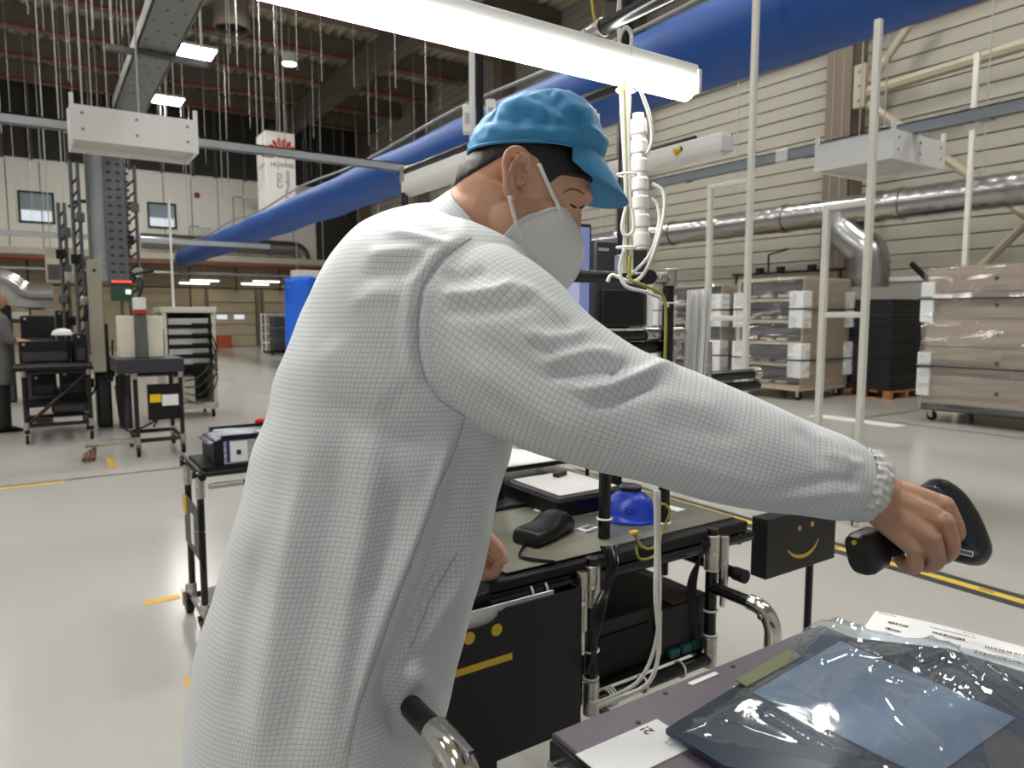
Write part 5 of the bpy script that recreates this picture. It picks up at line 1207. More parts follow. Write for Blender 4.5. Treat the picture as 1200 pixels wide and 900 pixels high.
tuv = [];
for i, k in enumerate(keys):
    for j in range(NT): tuv.append((.21 * 2 * math.pi * ((j + NT // 4) % NT) / NT, tr_rows[i][j].z))
# ---- sleeves: (px, py, depth, radius in picture plane [m], radius in depth [m])
ARM = [(520, 352, .93, .085, .085), (548, 372, .90, .102, .090), (590, 402, .875, .103, .088), (640, 440, .86, .093, .082), (700, 472, .845, .082, .076), (750, 490, .84, .074, .070),
       (800, 506, .835, .070, .066), (860, 528, .83, .065, .062), (920, 545, .83, .058, .056), (968, 556, .83, .051, .049), (994, 563, .83, .046, .044), (1012, 568, .83, .040, .038)]
def sleeve(spec, n, nseg=40):
    ks = catmull(spec, n); cs = [P(k[0], k[1], k[2]) for k in ks]; m = MB(); rows = []; uv = []; s = 0
    for i, k in enumerate(ks):
        t = (cs[min(i + 1, n - 1)] - cs[max(i - 1, 0)]).normalized(); b = CF.cross(t).normalized(); a = t.cross(b).normalized()
        if i: s += (cs[i] - cs[i - 1]).length
        rows.append([cs[i] + b * (k[3] * math.cos(2 * math.pi * j / nseg)) + a * (k[4] * math.sin(2 * math.pi * j / nseg)) for j in range(nseg)])
        uv += [(.075 * 2 * math.pi * ((j + nseg // 2) % nseg) / nseg, s) for j in range(nseg)]
    m.grid(rows, closed=True); L = len(m.v); m.f.append(list(range(nseg))); m.f.append(list(range(L - nseg, L)))
    return m, uv
arm_m, arm_uv = sleeve(ARM, 60)
LARM = [(520, 330, 1.12, .09, .08), (535, 365, 1.20, .088, .075), (545, 430, 1.27, .078, .07), (545, 500, 1.31, .068, .064), (540, 560, 1.33, .06, .055), (540, 605, 1.345, .045, .042), (543, 628, 1.35, .037, .034)]
la_m, la_uv = sleeve(LARM, 40)
big = MB()
for m_ in (tor, arm_m, la_m): big.add(m_.v, m_.f)
coat_me = remesh(big, .0043, 8)
# smooth blend where sleeve meets torso is kept by the remesh; now the folds (traced ridge lines, real displacement)
co = arr(coat_me); nm = norms(coat_me); pp_, dd_ = project(co)
face = np.clip((nm * (nCP - co) / np.linalg.norm(nCP - co, axis=1)[:, None]).sum(1) * 1.6, 0, 1)
disp = np.zeros(len(co))
FOLDS = [ # polyline, width px, amplitude m
 ([(552, 280), (518, 302), (496, 335), (489, 375), (491, 415), (499, 445), (515, 468), (545, 488)], 4, -.0032),
 ([(538, 278), (506, 302), (483, 335), (476, 375), (478, 420), (488, 455)], 8, .0030),
 ([(545, 488), (532, 530), (512, 575), (495, 625), (470, 690), (445, 760), (420, 830), (404, 900)], 3.0, -.0028),
 ([(535, 505), (515, 560), (488, 628), (456, 705), (430, 780), (405, 880)], 9, .0040),
 ([(555, 505), (545, 560), (527, 620), (500, 690), (470, 770), (440, 860)], 17, -.0085),
 ([(578, 540), (566, 600), (548, 660), (525, 730)], 13, .0055),
 ([(536, 648), (522, 672), (506, 700), (492, 735), (480, 760)], 3.0, -.0042),
 ([(545, 652), (530, 685), (512, 720), (496, 760)], 7, .0035),
 ([(470, 775), (500, 810), (520, 850)], 14, .006), ([(455, 790), (470, 850), (490, 900)], 15, -.007), ([(500, 800), (490, 850), (505, 900)], 10, -.005),
 ([(360, 520), (345, 620), (325, 720), (310, 830), (300, 900)], 16, .0045), ([(400, 480), (392, 580), (372, 700), (352, 820), (340, 900)], 18, -.004),
 ([(440, 480), (436, 560), (418, 660), (400, 760), (385, 880)], 16, .004), ([(470, 560), (455, 640), (430, 720)], 15, -.0045), ([(300, 640), (283, 740), (275, 850)], 13, -.003),
 ([(430, 300), (462, 296), (500, 292)], 8, .0030), ([(425, 325), (455, 318), (485, 318)], 9, -.0025), ([(410, 360), (440, 345), (470, 345)], 10, .0022), ([(455, 255), (490, 262), (530, 275)], 7, -.0025), ([(450, 268), (490, 276), (525, 285)], 6, .0022),
 ([(380, 400), (420, 440), (465, 470)], 22, .003), ([(370, 460), (420, 500), (470, 520), (520, 510)], 18, -.003),
 'sleeve',
 ([(515, 342), (545, 345), (580, 342), (606, 330)], 7, .0050), ([(512, 325), (545, 326), (575, 318)], 9, -.0045), ([(515, 362), (555, 366), (600, 362), (632, 350)], 9, -.0055),
 ([(600, 333), (628, 345), (650, 362), (665, 380)], 7, .0045), ([(618, 398), (640, 412), (655, 418)], 6, -.0040), ([(610, 388), (640, 398), (668, 396), (690, 388)], 8, .0055),
 ([(633, 425), (660, 420), (690, 414), (722, 415)], 7, .0070), ([(640, 438), (670, 436), (700, 434), (728, 430)], 8, -.0075),
 ([(664, 452), (690, 456), (715, 453), (745, 441), (775, 428), (795, 428)], 6.5, .0085), ([(690, 470), (720, 470), (750, 458), (785, 446)], 8, -.0060), ([(736, 420), (728, 428), (716, 437)], 6, -.0080),
 ([(540, 420), (590, 450), (640, 490), (690, 520)], 16, .0040), ([(545, 455), (600, 490), (660, 525), (720, 550)], 13, -.0035), ([(560, 395), (610, 425), (650, 455)], 12, -.0035),
 ([(760, 470), (800, 470), (850, 480)], 14, .0035), ([(770, 500), (820, 505), (870, 515)], 13, -.003), ([(740, 530), (800, 545), (860, 560), (920, 575)], 12, .003),
 ([(930, 500), (955, 520), (965, 550)], 8, -.0030), ([(960, 505), (985, 530), (995, 560)], 6, .0035), ([(900, 590), (940, 580), (985, 575), (1010, 580)], 7, .0040), ([(930, 570), (970, 562), (1010, 565)], 6, -.0035), ([(975, 600), (995, 590), (1012, 590)], 4, .003), ([(1015, 545), (990, 540), (965, 528)], 5, .003),
]
gain = 1.9
for fold in FOLDS:
    if fold == 'sleeve': gain = 1.2; continue
    pts, wd, am = fold
    d_, t_ = polydist(pp_, pts); ends = np.clip(np.minimum(t_, 1 - t_) * 5 + .15, 0, 1)
    disp += gain * am * np.exp(-(d_ / wd) ** 2) * face * ends
# broad soft creasing over the whole cloth
sx, sy, sz = co[:, 0], co[:, 1], co[:, 2]
disp += .0022 * np.sin(sx * 31 + 9 * np.sin(sz * 5)) * np.sin(sz * 11 + sy * 17) + .0010 * np.sin(sx * 57 + sz * 29) * np.sin(sy * 61 - sz * 23)
disp += .006 * np.sin(np.arctan2(sy - PB.y, sx - PB.x) * 9 + sz * 2) * np.clip((.95 - sz) / .5, 0, 1)
co = co + nm * disp[:, None]; setco(coat_me, co)
# thread-grid coordinates taken over from the lofted pattern pieces
parts_ = [(tor, tuv), (arm_m, arm_uv), (la_m, la_uv)]; bvhs = []
for m_, u_ in parts_:
    tri = []; 
    for f in m_.f:
        if len(f) == 4: tri += [(f[0], f[1], f[2]), (f[0], f[2], f[3])]
    bvhs.append((BVHTree.FromPolygons([tuple(v) for v in m_.v], tri), tri, m_.v, u_))
uvl = coat_me.uv_layers.new(name='thread')
from mathutils.geometry import barycentric_transform
cache = {}
def uv_of(pi, vi, p):
    k = (pi, vi)
    if k in cache: return cache[k]
    b, tri, vs_, us = bvhs[pi]; loc, n_, ti, dist = b.find_nearest(p); i0, i1, i2 = tri[ti]
    U = [Vector((us[i][0], us[i][1], 0)) for i in (i0, i1, i2)]
    w_ = max(U, key=lambda q: q.x).x - min(U, key=lambda q: q.x).x
    if w_ > .2:
        hi = max(q.x for q in U); U = [Vector((q.x if hi - q.x < .2 else q.x + (.21 if pi == 0 else .075) * 2 * math.pi, q.y, 0)) for q in U]
    r = barycentric_transform(loc, vs_[i0], vs_[i1], vs_[i2], *U); cache[k] = (r.x, r.y); return cache[k]
ldat = np.zeros(len(coat_me.loops) * 2)
for poly in coat_me.polygons:
    c = Vector(poly.center); best = min(range(3), key=lambda i: (bvhs[i][0].find_nearest(c)[3]))
    for li in poly.loop_indices:
        vi = coat_me.loops[li].vertex_index; u = uv_of(best, vi, Vector(co[vi])); ldat[2 * li] = u[0]; ldat[2 * li + 1] = u[1]
uvl.data.foreach_set('uv', ldat)
def grid_cloth(name, base, line, pitch, lw, rough=.6, uv=True, bstr=.12):
    m = bpy.data.materials.new(name); m.use_nodes = True; nt = m.node_tree; b = nt.nodes['Principled BSDF']
    b.inputs['Roughness'].default_value = rough; b.inputs['Sheen Weight'].default_value = .15; b.inputs['Specular IOR Level'].default_value = .35
    tc = nt.nodes.new('ShaderNodeTexCoord'); sp = nt.nodes.new('ShaderNodeSeparateXYZ'); nt.links.new(tc.outputs['UV'], sp.inputs[0]); outs = []
    for ax in (0, 1):
        dv = nt.nodes.new('ShaderNodeMath'); dv.operation = 'DIVIDE'; dv.inputs[1].default_value = pitch; nt.links.new(sp.outputs[ax], dv.inputs[0])
        fr = nt.nodes.new('ShaderNodeMath'); fr.operation = 'FRACT'; nt.links.new(dv.outputs[0], fr.inputs[0])
        lt = nt.nodes.new('ShaderNodeMath'); lt.operation = 'LESS_THAN'; lt.inputs[1].default_value = lw; nt.links.new(fr.outputs[0], lt.inputs[0]); outs.append(lt)
    mxm = nt.nodes.new('ShaderNodeMath'); mxm.operation = 'MAXIMUM'; nt.links.new(outs[0].outputs[0], mxm.inputs[0]); nt.links.new(outs[1].outputs[0], mxm.inputs[1])
    mx = nt.nodes.new('ShaderNodeMix'); mx.data_type = 'RGBA'; mx.inputs[6].default_value = base; mx.inputs[7].default_value = line; nt.links.new(mxm.outputs[0], mx.inputs[0]); nt.links.new(mx.outputs[2], b.inputs['Base Color'])
    no = nt.nodes.new('ShaderNodeTexNoise'); no.inputs['Scale'].default_value = 22; no.inputs['Detail'].default_value = 4; nt.links.new(tc.outputs['Object'], no.inputs['Vector'])
    bp = nt.nodes.new('ShaderNodeBump'); bp.inputs['Strength'].default_value = bstr; bp.inputs['Distance'].default_value = .01; nt.links.new(no.outputs['Fac'], bp.inputs['Height']); nt.links.new(bp.outputs['Normal'], b.inputs['Normal'])
    MATS[name] = m; return m
COAT = grid_cloth('coat_cloth', srgb(224, 228, 229), srgb(196, 202, 205), .0058, .22)
coat = to_obj(coat_me, 'coat', COAT, man, 'pale grey grid-patterned clean-room coat')
cbv = BVHTree.FromPolygons([tuple(v.co + ORI[man.name]) for v in coat_me.vertices], [tuple(p.vertices) for p in coat_me.polygons])
SEAM = mat('seam_thread', srgb(182, 186, 188), .7)
for pl in ([(552, 279), (518, 301), (496, 335), (489, 375), (491, 415), (499, 445), (515, 468), (545, 488)], [(545, 488), (532, 530), (512, 575), (495, 625), (470, 690), (445, 760), (420, 830), (404, 900)], [(536, 648), (522, 672), (506, 700), (492, 735), (480, 760)]):
    pts = []
    for q in catmull(pl, 60):
        h = cbv.ray_cast(CP, ray(q[0], q[1]).normalized())
        if h[0] is not None and (not pts or (h[0] - pts[-1]).length < .05): pts.append(h[0] + h[1] * .0002)
    MB().pipe(pts, .0011, 6).build('seam', SEAM, coat)
# collar
c0 = P(541, 280, 1.02); c1 = P(566, 260, 1.01); ax_ = (c1 - c0).normalized(); sd = (CFH - ax_ * CFH.dot(ax_)).normalized(); fr_ = sd.cross(ax_).normalized()
if fr_.dot(CR) < 0: fr_ = -fr_
rows = []
for i, (h, rf, rs_) in enumerate([(-.012, .068, .082), (.004, .066, .08), (.018, .064, .076), (.032, .063, .074), (.036, .0615, .0725), (.036, .058, .069), (.01, .058, .069)]):
    rows.append([c0 + ax_ * (h + .004 * math.sin(3 * t)) + fr_ * (rf * math.cos(t)) + sd * (rs_ * math.sin(t)) for t in np.linspace(0, 2 * math.pi, 48, endpoint=False)])
COLL = grid_cloth('collar_cloth', srgb(220, 226, 228), srgb(194, 201, 205), .0058, .22)
m_ = MB().grid(rows, closed=True); cl = m_.build('collar', COLL, man, smooth=70)
uvl = cl.data.uv_layers.new(name='thread')
for l in cl.data.loops: 
    i = l.vertex_index; uvl.data[l.index].uv = ((i % 48) / 48 * .45, (i // 48) * .014)
# cuffs
def cuff(pa, pb, r0, r1, parent):
    t = (pb - pa); L = t.length; t.normalize(); a, b = perp(t); rows = []
    for i in range(14):
        h = i / 13; rr = r0 + (r1 - r0) * h + .0035 * math.sin(math.pi * h) 
        rows.append([pa + t * (L * h + .0012 * math.sin(7 * k)) + (a * math.cos(k) + b * math.sin(k)) * (rr + (.0013 * math.sin(k * 29 + 1.2 * math.sin(h * 5)) + .0009 * math.sin(k * 17 + h * 6)) * (1 - .3 * h) + .0007 * math.sin(h * 19)) for k in np.linspace(0, 2 * math.pi, 180, endpoint=False)])
    rows.append([p + (pb - p) * .25 - t * .006 for p in rows[-1]])
    return MB().grid(rows, closed=True).build('cuff', mat('cuff_cloth', srgb(214, 214, 210), .65, var=.06, vscale=60), parent, smooth=80)
cuff(P(1002, 565, .83), P(1025, 573.5, .83), .0415, .0385, man)
cuff(P(542, 622, 1.345), P(547, 640, 1.35), .038, .034, man)

# ---- head
hp, ha = math.radians(38), math.radians(16)
HO = P(611, 221, 1.005)                                        # midpoint between the ear canals
fw_ = (CR * (math.cos(hp) * math.cos(ha)) - V(0, 0, 1) * math.sin(hp) + CFH * (math.cos(hp) * math.sin(ha))).normalized()
sd_ = (-CFH * math.cos(ha) + CR * math.sin(ha)).normalized()   # towards the camera: the right ear
up_ = fw_.cross(sd_).normalized()
if up_.z < 0: up_ = -up_
HS = .93
def H(f, s, u): return HO + (fw_ * f + sd_ * s + up_ * u) * HS
HA = (fw_, sd_, up_)
hm = MB()
def hb(f, s, u, rf, rs, ru, nu=28, nv=18): hm.ball(H(f, s, u), rf * HS, rs * HS, ru * HS, HA, nu, nv)
hb(-.006, 0, .034, .092, .074, .080); hb(.024, 0, .03, .071, .067, .07); hb(.036, 0, -.025, .058, .058, .075)
hb(-.050, 0, -.026, .040, .05, .052); hb(.046, 0, -.06, .046, .046, .048); hb(.066, 0, -.092, .022, .022, .02)
for s in (-1, 1):
    hb(.045, s * .038, -.018, .035, .026, .034); hb(.012, s * .042, -.055, .038, .021, .038); hb(.073, s * .025, .046, .022, .028, .013)
    hb(.073, s * .030, .018, .0155, .016, .0145)
hm.pipe([H(.090, 0, .03), H(.104, 0, .005), H(.116, 0, -.018), H(.108, 0, -.03)], [.010 * HS, .011 * HS, .014 * HS, .012 * HS], 14)
for s in (-1, 1): hb(.096, s * .012, -.026, .013, .009, .010)
hb(.085, 0, -.055, .014, .024, .009); hb(.083, 0, -.067, .013, .022, .009)
hm.pipe([H(-.03, 0, -.01), P(577, 245, 1.01), P(550, 268, 1.02), P(525, 300, 1.03), P(510, 330, 1.03)], [.062, .060, .062, .07, .09], 26)
def ear(s):
    f0, s0, u0 = -.027, s * .069, -.013
    ct_, st_ = math.cos(math.radians(22)), math.sin(math.radians(22))
    H0 = globals()['H']
    def H(f, ss, u): a_, b_ = f - f0, u - u0; return H0(f0 + a_ * ct_ - b_ * st_, ss, u0 + a_ * st_ + b_ * ct_)
    rim = [(.010, -.004, -.028), (.002, .0, -.033), (-.007, .004, -.028), (-.014, .009, -.014), (-.021, .014, .002), (-.024, .016, .016), (-.019, .016, .027), (-.007, .013, .032), (.006, .008, .030), (.014, .003, .021), (.013, -.001, .010)]
    pts = curve([H(f0 + a, s0 + s * b, u0 + c) for a, b, c in rim], 36)
    hm.pipe(pts, [.0045 + .002 * (1 if i < 8 else 0) * (1 - i / 8) for i in range(36)], 10)
    hm.pipe(curve([H(f0 + .006, s0 + s * .002, u0 - .022), H(f0 - .004, s0 + s * .006, u0 - .012), H(f0 - .010, s0 + s * .009, u0 + .006), H(f0 - .004, s0 + s * .008, u0 + .02), H(f0 + .006, s0 + s * .003, u0 + .022)], 20), .0035, 8)
    hm.ball(H(f0 + .011, s0 - s * .002, u0 - .008), .005, .004, .008, HA, 10, 8)     # tragus
    hm.ball(H(f0 + .003, s0 + s * .001, u0 - .031), .008, .005, .009, HA, 10, 8)     # lobe
    back = [H(f0 + a * .85, s0 + s * (b * .55 - .003), u0 + c * .9) for a, b, c in rim]; cen = H(f0 - .003, s0 - s * .006, u0)
    o0 = len(hm.v); n = len(back); vs_ = back + [p - sd_ * s * .006 for p in back] + [cen, cen - sd_ * s * .008]
    fs_ = []
    for k in range(n):
        k2 = (k + 1) % n; fs_ += [[2 * n, k, k2], [2 * n + 1, n + k2, n + k], [k, n + k, n + k2, k2]]
    hm.add(vs_, fs_)
ear(1); ear(-1)
head_me = remesh(hm, .0021, 9)
hco = arr(head_me); hn = norms(head_me); loc = (hco - np.array(tuple(HO))) / HS
lf_, ls_, lu_ = loc @ np.array(tuple(fw_)), loc @ np.array(tuple(sd_)), loc @ np.array(tuple(up_))
def gau(f, s, u, w): return np.exp(-((lf_ - f) ** 2 + (ls_ - s) ** 2 + (lu_ - u) ** 2) / w ** 2)
dsp = np.zeros(len(hco))
for s in (-1, 1):
    dsp += -.004 * gau(.082, s * .016, .022, .012) - .0022 * gau(.088, s * .034, .030, .010) + .0010 * gau(.084, s * .034, .012, .006)
    dsp += -.003 * gau(.05, s * .07, .03, .02)
setco(head_me, hco + hn * dsp[:, None])

hbv = BVHTree.FromPolygons([tuple(v.co) for v in head_me.vertices], [tuple(p.vertices) for p in head_me.polygons])
def onhead(px, py, off=.0015):
    d_ = ray(px, py).normalized(); h = hbv.ray_cast(CP, d_)
    if h[0] is None:
        h = hbv.find_nearest(P(px, py, 1.0)); return h[0] + h[1] * off
    return h[0] + h[1] * off
# ---- hands (fingers as tapered chains, fused with the palm)
def chain(mb, pts, rs, n=14, sub=4):
    k = catmull([tuple(p) + (r,) for p, r in zip(pts, rs)], (len(pts) - 1) * sub + 1)
    mb.pipe([Vector(q[:3]) for q in k], [float(q[3]) for q in k], n)
    mb.ball(Vector(k[0][:3]), float(k[0][3]), nu=12, nv=8); mb.ball(Vector(k[-1][:3]), float(k[-1][3]), nu=12, nv=8)
rh = MB()
W = P(1019, 577, .838)
MC = {'i': P(1107, 592, .846), 'm': P(1106, 611, .829), 'r': P(1092, 630, .822), 'p': P(1073, 644, .826)}
rh.pipe([P(960, 552, .832), P(1000, 568, .835), W, P(1040, 587, .838)], [.029, .030, .030, .029], 18, flat=.78, ref=CU)
for key, r0, r1 in (('i', .0145, .0115), ('m', .0150, .0118), ('r', .0145, .0112), ('p', .0135, .0105)):
    off = {'i': (0, -7, .006), 'm': (0, -1, 0), 'r': (-2, 6, -.001), 'p': (-2, 13, .003)}[key]
    a = P(1026 + off[0], 580 + off[1] * 1.25, .838 + off[2]); chain(rh, [a, a * .5 + MC[key] * .5 - CF * .002, MC[key]], [r0 + .003, r0 + .001, r1], 14)
rh.ball(P(1062, 612, .846), .034, .026, .016, ((MC['m'] - W).normalized(), (MC['p'] - MC['i']).normalized(), CF), 18, 12)
rh.ball(P(1048, 596, .856), .03, .02, .016, ((MC['m'] - W).normalized(), (MC['p'] - MC['i']).normalized(), CF), 16, 10)
chain(rh, [MC['i'], P(1121, 624, .858), P(1108, 634, .880), P(1096, 624, .893)], [.0115, .0105, .0088, .0078])
chain(rh, [MC['m'], P(1114, 642, .838), P(1100, 654, .862), P(1086, 643, .882)], [.0118, .0108, .0092, .0082])
chain(rh, [MC['r'], P(1097, 657, .832), P(1082, 662, .858), P(1071, 648, .876)], [.0112, .0103, .0088, .0078])
chain(rh, [MC['p'], P(1072, 664, .836), P(1060, 662, .856), P(1052, 650, .870)], [.0105, .0092, .008, .007])
chain(rh, [P(1040, 588, .86), P(1068, 590, .888), P(1094, 600, .905), P(1110, 610, .908)], [.016, .0125, .0105, .009])
rh_me = remesh(rh, .0018, 4)
hc = arr(rh_me); hn2 = norms(rh_me); p2, _ = project(hc); fc = np.clip((hn2 @ (-nCF)) * 1.5, 0, 1); ds = np.zeros(len(hc))
for (px, py, w_, am) in [(1108, 591, 8, .0022), (1107, 611, 8, .0026), (1093, 631, 8, .0024), (1074, 645, 7, .002), (1103, 601, 5, -.0018), (1100, 622, 5, -.002), (1083, 639, 5, -.0018)]:
    ds += am * np.exp(-((p2[:, 0] - px) ** 2 + (p2[:, 1] - py) ** 2) / w_ ** 2) * fc
for a in ((1103, 592), (1100, 611), (1088, 628)):
    d_, t_ = polydist(p2, [(1040, 588 + (a[1] - 592) * .35), a]); ds += .0009 * np.exp(-(d_ / 3.5) ** 2) * fc * t_
for pl in ([(1109, 606), (1119, 632)], [(1103, 632), (1107, 650)], [(1083, 648), (1086, 662)]):
    d_, t_ = polydist(p2, pl); ds -= .0022 * np.exp(-(d_ / 2.2) ** 2) * fc
setco(rh_me, hc + hn2 * ds[:, None])
lh = MB(); LW = P(545, 630, 1.35)
lh.pipe([P(541, 570, 1.335), P(543, 605, 1.345), LW, P(556, 642, 1.355)], [.027, .026, .024, .024], 16, flat=.75, ref=CR)
lm = [P(573, 640, 1.345), P(570, 646, 1.362), P(565, 652, 1.378), P(559, 657, 1.392)]
for q, r in zip(lm, (.0125, .0125, .012, .011)): chain(lh, [LW, LW * .5 + q * .5, q], [.017, .0155, r])
for i, q in enumerate(lm):
    e_ = CF * (.016 * i); k_ = (1, 1.05, 1, .85)[i]
    chain(lh, [q, q + CR * .022 * k_ - CU * .026 * k_, q + CR * .006 - CU * .05 * k_, q - CR * .012 - CU * .046 * k_], [.0112 - .0006 * i, .0096 - .0005 * i, .0084 - .0005 * i, .0072 - .0004 * i])
chain(lh, [P(551, 626, 1.335), P(568, 628, 1.318), P(583, 641, 1.310), P(591, 656, 1.310)], [.0155, .0128, .0105, .0082])
lh_me = remesh(lh, .0017, 3)
# legs and trunk under the clothes
bd_m = MB(); gx, gy = PB.x, PB.y
LEG = {}
for s, dx in ((1, -.10), (-1, .10)):
    hip = P(395, 860, 1.02) + CFH * dx; foot = V(hip.x - CR.x * .02, hip.y - CR.y * .02, .09); LEG[s] = (hip, foot)
    bd_m.pipe([hip, hip * .5 + foot * .5 + CR * .02, foot], [.075, .052, .038], 14)
bd_m.pipe([P(520, 330, 1.03), P(460, 460, 1.02), P(420, 640, 1.02), P(395, 860, 1.02)], [.09, .12, .11, .12], 18)
bd_m.pipe([P(520, 352, .98), P(640, 440, .86), P(800, 506, .835), P(965, 558, .832)], [.05, .045, .035, .026], 14); bd_m.pipe([P(520, 340, 1.08), P(545, 430, 1.27), P(541, 575, 1.335)], [.05, .042, .027], 14)
body_me = join_meshes([head_me, rh_me, lh_me, bd_m.mesh('b')])
to_obj(body_me, 'body', SKIN, man, 'bare skin of face, neck and hands')
# nails on the left hand, lashes and brow
nail = MB()
for a, b in ((P(591.5, 658, 1.302), P(588.5, 651, 1.302)),):
    d_ = (b - a); nail.obox((a + b) / 2, d_ * .45, CR * .0036, -CF * .0008)
nail.build('nail', mat('nail', srgb(214, 166, 150), .35), man, bevel=.001)
LASH = mat('lash', (.008, .006, .005, 1), .6); BROW = mat('brow', srgb(112, 78, 58), .8)
ta = lambda n, m: [m * (.35 + .65 * math.sin(math.pi * (i + .6) / n)) for i in range(n)]
def on_far(p):     # mirror a point of the near half of the face to the far half
    v = p - HO; return HO + v - sd_ * (2 * v.dot(sd_))
EYE = [(668, 239), (673, 242.5), (679, 243.5), (685, 241)]; BRW = [(660, 226), (668, 222), (677, 223), (685, 228)]
for fn in (lambda p: p, on_far):
    MB().pipe([fn(q) for q in curve([onhead(x, y, .0004) for x, y in EYE], 14)], ta(14, .0019), 6).build('eyelash', LASH, man)
    MB().pipe([fn(q) for q in curve([onhead(x, y, .0) for x, y in BRW], 14)], ta(14, .0015), 6).build('eyebrow', BROW, man)

# ---- hair: shell lifted off the scalp below the cap
bm = bmesh.new(); bm.from_mesh(head_me)
keep = []
hoff = np.array(tuple(HO))
A_ = [np.array(tuple(v)) for v in HA]
def is_hair(f, s, u):
    q = H(f, .062, u) - CP; d_ = q.dot(CF); x = 600 + F * q.dot(CR) / d_; y = 450 - F * q.dot(CU) / d_
    if abs(s) > .0745 and -.06 < f < .02 and u < .04: return False
    if x < 598: return y < 214 - (x - 533) * .56
    if x < 612: return y < 175
    if x < 628: return y < 175 + (x - 612) * .85
    if x < 640: return y < 188 + (x - 628) * 2.4
    if x < 656: return y < 217 - (x - 640) * .75
    return y < 205 + (x - 656) * .12
for f in bm.faces:
    c = (np.array(tuple(f.calc_center_median())) - hoff) / HS; 
    if not is_hair(float(c @ A_[0]), float(c @ A_[1]), float(c @ A_[2])): keep.append(f)
bmesh.ops.delete(bm, geom=keep, context='FACES')
for _ in range(6):
    nc = {}
    for v in bm.verts:
        if v.is_boundary:
            nb_ = [e.other_vert(v) for e in v.link_edges if e.is_boundary]
            if len(nb_) == 2: nc[v] = v.co * .4 + (nb_[0].co + nb_[1].co) * .3
    for v, c in nc.items(): v.co = c
bm.normal_update()
edge_ = {v for v in bm.verts if v.is_boundary}; ring1 = {e.other_vert(v) for v in edge_ for e in v.link_edges} - edge_
for v in bm.verts:
    n_ = noise.noise(v.co * 90) * .0012
    v.co += v.normal * (.0006 if v in edge_ else (.0016 if v in ring1 else .0028 + n_))
hair_me = bpy.data.meshes.new('hair'); bm.to_mesh(hair_me); bm.free()
# also remove ear verts that slipped in
HAIRM = mat('hair', srgb(26, 21, 19), .55, var=.3, vscale=160, bump=.22, bscale=900)
to_obj(hair_me, 'hair', HAIRM, man, 'short black hair below the cap')

# ---- mask
rows = []
prof = []
MASK = mat('mask_white', srgb(226, 226, 222), .75, bump=.06, bscale=260)
nU, nV = 41, 30
OUTL = catmull([(.112, 0, -.008), (.098, .020, .004), (.082, .036, .007), (.056, .053, -.004), (.036, .060, -.026), (.020, .0625, -.052), (.014, .058, -.08), (.022, .042, -.105), (.045, .02, -.120), (.07, 0, -.124)], nV)
RDG = catmull([(.112, -.008), (.126, -.013), (.139, -.021), (.148, -.039), (.151, -.058), (.148, -.075), (.138, -.092), (.120, -.108), (.096, -.119), (.07, -.124)], nV)
for j in range(nV):
    O_, R_ = OUTL[j], RDG[j]; r = []
    for k in range(nU):
        w_ = (k / (nU - 1) - .5) * 2; aw = abs(w_); sg = 1 if w_ >= 0 else -1
        f = R_[0] + (O_[0] - R_[0]) * (1 - math.cos(aw * math.pi / 2)) ** .95; s = sg * O_[1] * math.sin(aw * math.pi / 2) ** .95; u = R_[1] + (O_[2] - R_[1]) * aw
        f += .0012 * noise.noise(V(s * 60, u * 60, 1)) + .0025 * math.exp(-(aw / .05) ** 2) * math.sin(math.pi * j / (nV - 1))
        r.append(H(f, s, u))
    rows.append(r)
for r_ in rows:
    for i, p in enumerate(r_):
        h = hbv.find_nearest(p)
        if (p - h[0]).dot(h[1]) < .0025: r_[i] = h[0] + h[1] * .0025
mk = MB().grid(rows).build('mask', MASK, man, 'white folded dust mask', smooth=60, solid=.0016)
edge_pts = [r[-1] for r in rows]; edge_l = [r[0] for r in rows]
near = edge_pts if (edge_pts[10] - CP).length < (edge_l[10] - CP).length else edge_l
for e in (edge_pts, edge_l): MB().pipe(e, .0016, 6).build('mask_edge', MASK, mk)
# embossed mark and stitching dots
stx = MB()
for i in range(1, nV - 2):
    for q in (near[i], near[i] + (near[i + 1] - near[i]) * .5): stx.ball(q + fw_ * .006 - CF * .001 - sd_ * .0 + sd_ * .0012, .0009, nu=6, nv=4)
stx.build('stitching', mat('stitch', srgb(190, 190, 188), .6), mk)
nb = BVHTree.FromPolygons([tuple(v) for r_ in rows for v in r_], [(i * nU + k, i * nU + k + 1, (i + 1) * nU + k + 1, (i + 1) * nU + k) for i in range(nV - 1) for k in range(nU - 1)])
def onmask(px, py):
    h = nb.ray_cast(CP, ray(px, py).normalized()); q = onhead(px, py, .002)
    return h[0] - CF * .0012 if h[0] is not None and (h[0] - CP).length < (q - CP).length else q
MB().pipe([onmask(x, y) for x, y in [(632 + 1.6 * i, 312 + 3.6 * i) for i in range(8)]], .0005, 5).build('print', mat('mask_print', srgb(150, 150, 150), .7), mk)
# straps
STRP = mat('strap_white', srgb(236, 236, 234), .6)
for pl in ([(631, 192), (638, 208), (647, 228), (655, 246), (661, 260)], [(597, 229), (601, 248), (606, 266), (612, 284)]):
    base = [onmask(*q) for q in catmull(pl, 16)]
    for i in range(1, 15): base[i] = base[i] * .5 + (base[i - 1] + base[i + 1]) * .25 - CF * .001
    for fn in (lambda p: p, on_far):
        pts = [fn(q) for q in base]; rw = []
        for i, c in enumerate(pts):
            t = (pts[min(i + 1, 15)] - pts[max(i - 1, 0)]).normalized(); wv = sd_.cross(t).normalized(); rw.append([c + wv * .0028, c - wv * .0028])
        MB().grid(rw).build('mask_strap', STRP, mk, solid=.0014, smooth=60)

